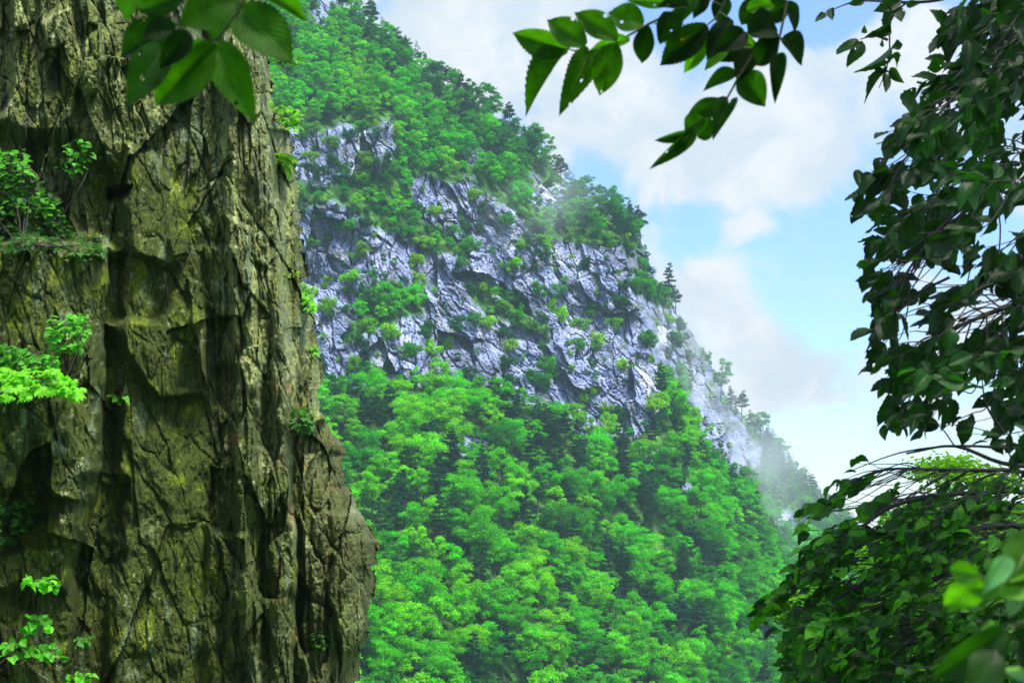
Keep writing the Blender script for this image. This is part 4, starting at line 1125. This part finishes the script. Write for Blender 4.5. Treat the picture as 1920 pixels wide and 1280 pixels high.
plant('shrub', 'dark leafy tuft on the low left cliff edge', 'shrub', (20, 1000), [(-40, 945), (30, 930), (68, 940), (60, 985), (20, 1015), (-40, 1010)], 150, 15, (.035, .14, .012), SML, 908, 6, (.08, .35))
plant('maple_sapling', 'single fan of bright leaves near the lower left edge', 'sapling', (35, 1130), [(40, 1085), (95, 1082), (115, 1105), (85, 1100), (50, 1095)], 24, 20, (.11, .40, .015), MID, 909, 3, (.5, .7))
plant('maple_sapling', 'leafy sprig with bare twigs in the bottom left corner', 'sapling', (0, 1270), [(45, 1155), (90, 1150), (100, 1170), (60, 1195), (40, 1205), (110, 1205), (118, 1235), (40, 1240), (-20, 1235), (-20, 1215), (40, 1190)], 78, 17, (.08, .33, .015), MID, 910, 8, (.5, .7))
plant('fern', 'small fern frond growing from the dark cleft', 'fern', (215, 735), [(207, 738), (222, 738), (243, 752), (225, 752)], 12, 15, (.11, .40, .03), SML, 911, 3, (.05, .15))
plant('fern', 'little leafy sprig at the bottom of the dark cleft', 'fern', (140, 1262), [(125, 1262), (150, 1258), (175, 1268), (150, 1278), (125, 1280)], 20, 14, (.09, .36, .012), MID, 912, 3, (.2, .3))
plant('fern', 'small dim sprig beside the lower left buttress', 'fern', (150, 1210), [(140, 1192), (172, 1190), (174, 1212), (148, 1208)], 14, 14, (.05, .2, .02), SML, 913, 3, (.1, .2))
plant('shrub', 'yellow green shrub jutting from the cliff edge high up', 'shrub', (512, 225), [(510, 190), (535, 200), (560, 210), (566, 240), (545, 248), (520, 235)], 90, 13, (.12, .34, .008), SML, 914, 6, (.0, .3))
plant('shrub', 'thin green twiggy shrub at the cliff edge below the hanging leaves', 'shrub', (508, 118), [(510, 105), (545, 108), (580, 112), (560, 124), (520, 126)], 40, 10, (.06, .22, .012), SML, 915, 4, (.0, .2))
plant('grass_tuft', 'tuft of yellow green grass blades on the cliff edge', 'grass tuft', (520, 300), [(520, 285), (532, 288), (535, 305), (522, 308)], 26, 34, (.13, .30, .01), BLADE, 916, 2, (.05, .2), rw=.07)
plant('shrub', 'small bright leafed shrub at the cliff edge halfway up', 'shrub', (566, 565), [(565, 548), (576, 545), (594, 575), (588, 584), (570, 575)], 36, 13, (.11, .36, .012), SML, 917, 4, (.0, .2))
plant('fern', 'yellowish sprig lying along the cliff edge', 'fern', (535, 515), [(530, 512), (556, 510), (558, 517), (535, 519)], 22, 9, (.14, .26, .008), SML, 918, 3, (.02, .1))
plant('shrub', 'tiny green bush on the cliff edge above the step', 'shrub', (584, 662), [(582, 648), (596, 648), (597, 664), (584, 668)], 28, 10, (.09, .33, .012), SML, 919, 3, (.0, .15))
plant('fern', 'dark fern clump on the cliff edge step', 'fern', (560, 800), [(545, 765), (575, 762), (588, 790), (575, 808), (552, 805)], 80, 14, (.03, .12, .01), SML, 920, 6, (.05, .3))
plant('moss_cushion', 'dark moss cushion low on the right cliff buttress', 'moss', (598, 1205), [(580, 1190), (612, 1185), (625, 1205), (600, 1222), (582, 1215)], 110, 8, (.025, .09, .008), SML, 921, 3, (.01, .08))
tb = Tubes(); b0 = cliff_pt(584, 622, 0)
tb.add([b0, at(600, 605, b0[1]), at(615, 592, b0[1]), at(640, 585, b0[1] - .1)], .006, .002, 14, 5)
tag(tb.build('bare_twig', MBN), 'thin bare twig curving out from the cliff edge', 'twig')
for lab, st in (('long bare twig crossing the bottom left corner', [(-20, 1262), (30, 1215), (62, 1180), (80, 1150)]), ('bare forked twig arching beside the bottom left sprig', [(5, 1178), (60, 1180), (95, 1165), (112, 1138)]),
                ('dark sapling stem rising beside the maple spray', [(122, 712), (142, 665), (150, 630), (170, 590)]), ('bare curved twig reaching right from the maple ledge', [(125, 710), (160, 690), (195, 655)]),
                ('pale bare twig above the ledge shrub', [(120, 400), (150, 350), (165, 320), (172, 290)])):
    tb = Tubes(); tb.add([cliff_pt(x_, y_, .45) for x_, y_ in st], .006, .002, 16, 5)
    tag(tb.build('bare_twig', MBN), lab, 'twig')

# ------------------------------------------------------------------ air
m, nt = new_mat('air_haze')
v = N(nt, 'ShaderNodeVolumePrincipled', {'Color': (.58, .80, 1.0, 1), 'Density': .00028, 'Anisotropy': .2})
out(nt, None, v.outputs[0])
x0, x1, y0, y1, z0, z1 = -330, 420, -40, 640, -75, 260
V = [(x, y, z) for z in (z0, z1) for y in (y0, y1) for x in (x0, x1)]
Q = [(0, 2, 3, 1), (4, 5, 7, 6), (0, 1, 5, 4), (2, 6, 7, 3), (0, 4, 6, 2), (1, 3, 7, 5)]
tag(link('haze', mesh_np('haze', V, Q), m), kind='stuff')

def mist(name, label, px, py, Yd, sx, sy, sz, dens, seed):
    m, nt = new_mat('mist_' + str(seed))
    tc = N(nt, 'ShaderNodeTexCoord'); P = tc.outputs['Object']
    ln = N(nt, 'ShaderNodeVectorMath', {0: P}, operation='LENGTH')
    fall = RANGE(nt, ln.outputs['Value'], 1.0, .1)
    off = N(nt, 'ShaderNodeVectorMath', {0: P, 1: (seed, seed * .7, 0)}, operation='ADD')
    f = N(nt, 'ShaderNodeTexNoise', {'Vector': off.outputs[0], 'Scale': 1.5, 'Detail': 3, 'Roughness': .55, 'Distortion': .4})
    d = M_(nt, 'MULTIPLY', M_(nt, 'MULTIPLY', fall, RANGE(nt, f.outputs[0], .36, .66)), dens)
    v = N(nt, 'ShaderNodeVolumePrincipled', {'Color': (.86, .93, 1.0, 1), 'Density': d, 'Anisotropy': .1})
    out(nt, None, v.outputs[0])
    me = bpy.data.meshes.new(name); import bmesh
    bm = bmesh.new(); bmesh.ops.create_icosphere(bm, subdivisions=3, radius=1.0); bm.to_mesh(me); bm.free()
    o = link(name, me, m); o.location = at(px, py, Yd); o.scale = (sx, sy, sz); o.rotation_euler = (0, rad(-32), 0)
    tag(o, label, 'mist', kind='stuff')
mist('mist', 'thin white mist drifting by the crest above the rock face', 1035, 375, 262, 21, 14, 10, .022, 3)
mist('mist', 'blue white mist over the far spur at right', 1440, 900, 335, 36, 24, 24, .05, 8)
mist('mist', 'faint mist along the far rock ribs', 1310, 680, 300, 12, 12, 22, .035, 13)
